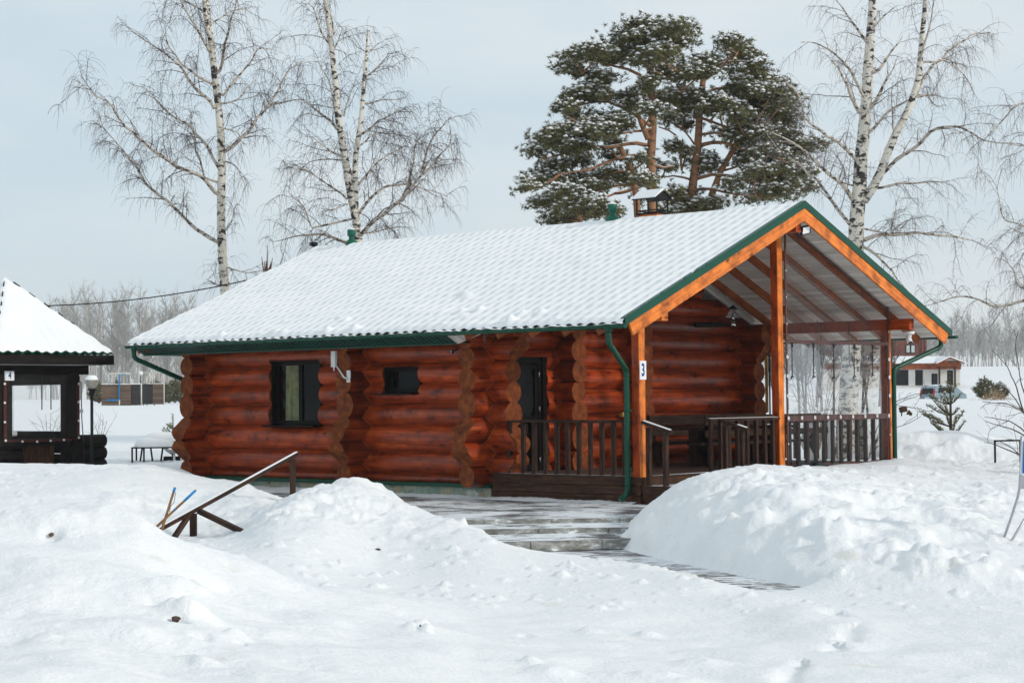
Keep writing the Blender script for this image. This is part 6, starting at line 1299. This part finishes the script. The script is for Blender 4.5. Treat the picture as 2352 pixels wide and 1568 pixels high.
temps = [far_tree(60+i) for i in range(5)]
def place_far(px, dist, k, s, label, group, rz):
    q = on_ground(px, dist); return q
first = {}
def far(px, dist, k, s, rz, label, group, bk='hazebark'):
    q = on_ground(px, dist)
    if (k, group) not in first:
        t = thing('bare_tree', (0, 0, 0), label, 'tree', group); PINV[t.name] = Matrix.Identity(4)
        temps[k][0].build('trunk', bk, t); temps[k][1].build('crown', bk, t); first[(k, group)] = t; t.location = Vector([float(c) for c in q]); t.scale = (s, s, s); t.rotation_euler = (0, 0, rz)
    else:
        copy_thing(first[(k, group)], q, label, rz, s)
for i in range(29):
    px = 122+i*11.2+rng.uniform(-4, 4); d_ = 285+rng.uniform(-12, 30); far(px, d_, i % 5, .86+.22*rng.random()*(1 if px > 200 else .8), rng.uniform(0, 6), 'tall bare pale trunked tree in the far line at the left', 'bare trees of the left treeline')
for i in range(26):
    px = 1760+i*26+rng.uniform(-8, 8); d_ = 430+rng.uniform(-15, 40); far(px, d_, i % 5, .74+.22*rng.random(), rng.uniform(0, 6), 'tall bare tree in the hazy treeline beyond the field at the right', 'bare trees of the right treeline')
for i in range(13):
    far(1782+i*21+(i*7 % 5)*3, 78+(i*5 % 7)*5, (i*2) % 5, .30+.17*((i*37) % 10)/10, i*1.3, 'bare dark grey young tree standing in the field behind the porch vinyl', 'bare young trees behind the porch', 'twig')
def wood(label, x0, x1, n, d0, d1, hmin, hmax, seed):
    rs = np.random.default_rng(seed); V_ = []; F_ = []; off = 0
    for i in range(n):
        tr, tw = temps[rs.integers(0, 5)]; v = np.vstack(tw.V); f = np.vstack(tw.F); q = on_ground(x0+(x1-x0)*(i+rs.random())/n, rs.uniform(d0, d1)); s = rs.uniform(hmin, hmax)/14; a = rs.uniform(0, 6.28)
        Rm = np.array([[math.cos(a), -math.sin(a), 0], [math.sin(a), math.cos(a), 0], [0, 0, 1]]); sv = v@Rm.T*s
        V_.append(sv*np.array([1.3, 1.3, 1])+q); F_.append(f+off); off += len(v)
        tv = np.array([np.array(p) for p in tr.v])@Rm.T*s+q; V_.append(tv); F_.append(np.array([x for x in tr.f if len(x) == 4])+off); off += len(tv)
    np_mesh('distant_wood', np.vstack(V_), np.vstack(F_), 'hazebark', smooth=False, label=label, cat='wood', kind='stuff')
wood('hazy grey leafless wood massed behind the left treeline', 60, 470, 46, 360, 440, 6, 9, 5)
wood('hazy grey leafless wood massed behind the right treeline', 1730, 2480, 90, 480, 560, 9, 13, 6)

# ------------------------------------------------------------------ board cabins with pipe frames on the left field
def facing(name, label, cat, anchor): return thing(name, anchor, label, cat)
CD = 170.
def lrect(m, x0, y0, x1, y1, d, depth):
    a = at(*L_(x0, y1), d); b_ = at(*L_(x1, y1), d); c = at(*L_(x1, y0), d); e = at(*L_(x0, y0), d); m.prism([a, b_, c, e], UY*depth)
def lpipe(m, pts, r=.05, d=CD): m.tube([at(*L_(*p), d) for p in pts], r, 6)
c1 = facing('shower_cabin', 'brown and black board shower screen with blue water pipe and pale pipe frame on top', 'cabin', at(*L_(380, 1440), CD))
for (x0, x1, y0, y1, mt, dp) in ((115, 425, 1062, 1436, 'shedboard', .1), (442, 640, 1060, 1436, 'shedboard', .1), (641, 826, 1060, 1432, 'shedboard_dark', .1)):
    m = MB(); lrect(m, x0, y0, x1, y1, CD+(0 if mt == 'shedboard' else .25), dp); m.build('board_panel', mt, c1)
m = MB(); lrect(m, 115, 1048, 640, 1062, CD-.02, .8); lrect(m, 641, 1044, 832, 1060, CD+.2, .8); m.build('snow_ledge', 'snow', c1)
m = MB(); lpipe(m, [(255, 1060), (255, 858), (630, 858), (630, 1060)]); lpipe(m, [(320, 1060), (320, 905), (370, 905)]); lpipe(m, [(345, 1060), (345, 930), (370, 930), (370, 860)], .04); lpipe(m, [(255, 858), (255, 875), (630, 875)], .03); lpipe(m, [(830, 1055), (832, 1440)], .06); lpipe(m, [(437, 1330), (437, 1450)], .07); m.build('pipe_frame', 'palepipe', c1)
m = MB(); lpipe(m, [(437, 1335), (437, 885), (540, 882)], .06, CD-.12); lpipe(m, [(432, 1340), (210, 1340), (210, 1365)], .06, CD-.12); lpipe(m, [(315, 1340), (315, 1365)], .05, CD-.12); m.build('water_pipe', 'bluetape', c1)
for x in (122, 262, 330, 463, 530, 625, 678, 730): m = MB(); lpipe(m, [(x, 1432), (x, 1462)], .04); m.build('leg', 'black', c1)
c2 = facing('shower_cabin', 'black and brown board shower screen with bare pale pipe frame, right of the other', 'cabin', at(*L_(1040, 1430), CD))
m = MB(); lrect(m, 845, 1052, 1035, 1418, CD+.3, .1); m.build('board_panel', 'shedboard_dark', c2)
m = MB(); lrect(m, 1036, 1050, 1234, 1418, CD, .1); m.build('board_panel', 'shedboard', c2)
m = MB(); lpipe(m, [(865, 850), (1235, 850), (1238, 1420)]); lpipe(m, [(1033, 1050), (1033, 850)]); lpipe(m, [(920, 1050), (920, 925)], .04); lpipe(m, [(942, 1050), (942, 915), (1000, 915)], .04); lpipe(m, [(1065, 1050), (1065, 870)], .03); m.build('pipe_frame', 'palepipe', c2)
m = MB(); lrect(m, 930, 1040, 1234, 1051, CD, .6); m.build('snow_ledge', 'snow', c2)
for x in (872, 930, 1065): m = MB(); lpipe(m, [(x, 1414), (x, 1440)], .04); m.build('leg', 'black', c2)
q = at(*L_(815, 1000), 205); gq = gh(q[0], q[1]); fl_ = thing('park_lamp', (q[0], q[1], gq), 'distant lamp post with white globe between the two board screens', 'lamp')
m = MB(); tq = at(*L_(815, 885), 205); m.tube([(q[0], q[1], gq), tq], .05, 6); m.build('lamp_post', 'black', fl_)
m = MB(); m.lathe([(.05, -.2), (.26, -.1), (.3, .05), (.2, .25), (.05, .3)], at(*L_(815, 872), 205), 12); m.build('lamp_globe', 'white', fl_)

# ------------------------------------------------------------------ far buildings and van on the right
BD = 190.
hb = thing('bath_house', at(*G(800, 960), BD), 'low pale plastered building with snowy roof and timber porch gable behind the van', 'building')
def grect(m, x0, y0, x1, y1, d, depth, mi=0):
    a = at(*G(x0, y1), d); b_ = at(*G(x1, y1), d); c = at(*G(x1, y0), d); e = at(*G(x0, y0), d); m.prism([a, b_, c, e], UY*depth, mi)
m = MB()
grect(m, -900, 690, 312, 1080, BD, .3); grect(m, 312, 945, 530, 1080, BD+.001, .3); grect(m, 530, 690, 630, 1080, BD, .3); grect(m, 630, 945, 757, 1080, BD+.001, .3); grect(m, 757, 690, 885, 1080, BD, .3); grect(m, 885, 690, 990, 757, BD+.001, .3); grect(m, 990, 690, 1130, 1080, BD, .3); grect(m, 1130, 940, 1235, 1080, BD+.001, .3); grect(m, 1235, 690, 1335, 1080, BD, .3); m.build('wall', 'whitewall', hb)
m = MB(); grect(m, -900, 700, 1330, 1000, BD+5, .2); m.build('back_wall', 'black', hb)
for (x0, x1, y1) in ((312, 530, 945), (630, 757, 945), (886, 989, 1000)):
    m = MB(); grect(m, x0, 690, x1, y1, BD+.25, .02); m.build('window', 'glass', hb)
m = MB(); grect(m, -900, 600, 1350, 692, BD-.3, .35); grect(m, 950, 575, 1330, 640, BD-1.6, .3); grect(m, 900, 640, 1340, 690, BD-1.2, .3); m.build('beam', 'rafter', hb)
for x in (1010, 1255): m = MB(); m.tube([at(*G(x, 1010), BD-1.5), at(*G(x, 640), BD-1.5)], .10, 8); m.build('column', 'brownboard', hb)
m = MB()
p = lambda x, y, d: at(*G(x, y), d)
m.prism([p(980, 590, BD-1.9), p(1180, 500, BD-1.9), p(1410, 590, BD-1.9), p(1390, 600, BD-1.9), p(1180, 520, BD-1.9), p(1000, 600, BD-1.9)], UY*.1)
for x in (1100, 1135): m.prism([p(x-8, 590, BD-1.85), p(x+8, 590, BD-1.85), p(x+8, 530, BD-1.85), p(x-8, 530, BD-1.85)], UY*.1)
m.build('gable_frame', 'rafter', hb)
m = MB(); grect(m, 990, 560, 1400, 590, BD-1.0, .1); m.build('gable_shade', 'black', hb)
m = MB()
m.quad([p(-900, 592, BD-.5), p(1000, 592, BD-.5), p(1100, 485, BD+5), p(-900, 485, BD+5)]); m.prism([p(-900, 600, BD-.5), p(1000, 600, BD-.5), p(1000, 580, BD-.5), p(-900, 580, BD-.5)], UY*.3)
m.prism([p(960, 590, BD-2), p(1180, 484, BD-2), p(1180, 500, BD-2), p(980, 598, BD-2)], UY*7); m.prism([p(1180, 484, BD-2), p(1460, 590, BD-2), p(1450, 604, BD-2), p(1180, 500, BD-2)], UY*7)
m.build('roof_snow', 'snow', hb)
HD = 260.
h2 = thing('log_house', at(*G(500, 480), HD), 'red brown log house standing behind the low pale building', 'house')
m = MB(); grect(m, -700, 60, 800, 620, HD, 7); m.build('wall', 'brick', h2)
m = MB(); grect(m, 738, 60, 765, 620, HD-.25, .3); grect(m, 783, 60, 812, 620, HD-.25, .3); m.build('corner_logs', 'brick', h2)
m = MB(); grect(m, 485, 305, 632, 440, HD-.1, .1); wf = m.build('window', 'frame', h2)
m = MB(); grect(m, 495, 318, 545, 428, HD-.14, .02); grect(m, 572, 318, 622, 428, HD-.14, .02); m.build('pane', plain('pale window blind', (.5, .55, .55), .5), wf)
m = MB(); grect(m, -760, 30, 860, 62, HD-.6, 8.4); m.build('roof_snow', 'snow', h2)
# van
VD = 172.; vc = at(*G(985, 1165), VD); vz = vc[2]-.55
vt = thing('van', (vc[0], vc[1], vz), 'blue grey van parked in the snow before the low pale building, tail lamps red', 'van')
fx = unit(RT0*.80+UY*.60); sx_ = unit(RT0*.60-UY*.80)    # nose direction; side direction towards the camera
O = np.array([vc[0], vc[1], vz])-fx*1.4
def vp(l_, s_, z): return O+fx*l_+sx_*s_+np.array([0, 0, z])
side = [(0, .35), (0, 1.0), (.15, 1.6), (.45, 1.78), (2.9, 1.74), (3.7, 1.2), (4.3, 1.0), (4.4, .35)]
m = MB(); m.prism([vp(l_, -.85, z) for l_, z in side], sx_*1.7); body = m.build('body', 'van', vt)
m = MB(); m.prism([vp(.01-.02, -.65, 1.05), vp(-.02, .65, 1.05), vp(.12, .60, 1.55), vp(.12, -.60, 1.55)], -fx*.02); m.build('rear_window', 'black', vt)
m = MB(); m.prism([vp(.5, .86, 1.15), vp(2.7, .86, 1.15), vp(2.3, .86, 1.62), vp(.55, .86, 1.62)], sx_*.02); m.build('side_window', 'black', vt)
for s_ in (-.76, .76): m = MB(); m.prism([vp(-.03, s_-.09, .85), vp(-.03, s_+.09, .85), vp(.10, s_+.09, 1.45), vp(.10, s_-.09, 1.45)], -fx*.03); m.build('tail_lamp', 'redlens', vt)
m = MB(); m.prism([vp(-.02, -.28, .62), vp(-.02, .28, .62), vp(-.02, .28, .76), vp(-.02, -.28, .76)], -fx*.02); m.build('number_plate', 'whitesign', vt)
for l_ in (.8, 3.2):
    for s_ in (-.80, .86): m = MB(); m.tube([vp(l_, s_-.1, .33), vp(l_, s_+.03, .33)], .33, 14); m.build('wheel', 'rubber', vt)
m = MB(); snow_slab(m, vp(1.6, 0, 1.77), 1.1, .7, .12, 2); m.build('roof_snow', 'snow', vt)
# dry grass by the field edge
rs = np.random.default_rng(8); tw = Twigs()
for k in range(260):
    px = rs.normal(2288, 20); q = on_ground(px, 140+rs.uniform(-4, 6)); h = rs.uniform(.3, 1.0)*math.exp(-((px-2285)/34)**2); tw.add([q, q+np.array([rs.normal(0, .1), rs.normal(0, .1), h])], [.009, .004], 3)
o = tw.build('dry_grass', 'drygrass', None); tag(o, 'tan dry grass poking through the snow at the field edge', 'grass', None, 'stuff')
# ------------------------------------------------------------------ thin winter haze
hz = bpy.data.materials.new('winter haze'); hz.use_nodes = True; n = hz.node_tree.nodes; l = hz.node_tree.links; n.clear()
ho = n.new('ShaderNodeOutputMaterial'); pv = n.new('ShaderNodeVolumePrincipled'); pv.inputs['Color'].default_value = (.92, .96, 1, 1); pv.inputs['Density'].default_value = .00032; pv.inputs['Anisotropy'].default_value = .0
l.new(pv.outputs[0], ho.inputs['Volume']); MAT['haze'] = hz
m = MB(); a = (-1.0, 1.0); c = [CAM[0], CAM[1]]
lo = np.array([CAM[0]-620, CAM[1]-620, -4.]); hi = np.array([CAM[0]+620, CAM[1]+620, 40.])
v = [m.vert((x, y, z)) for x in (lo[0], hi[0]) for y in (lo[1], hi[1]) for z in (lo[2], hi[2])]
for f in ((0, 1, 3, 2), (4, 6, 7, 5), (0, 4, 5, 1), (2, 3, 7, 6), (0, 2, 6, 4), (1, 5, 7, 3)): m.face([v[i] for i in f])
m.build('haze', 'haze', None, 'thin pale winter haze over the fields', None, None, 'stuff')
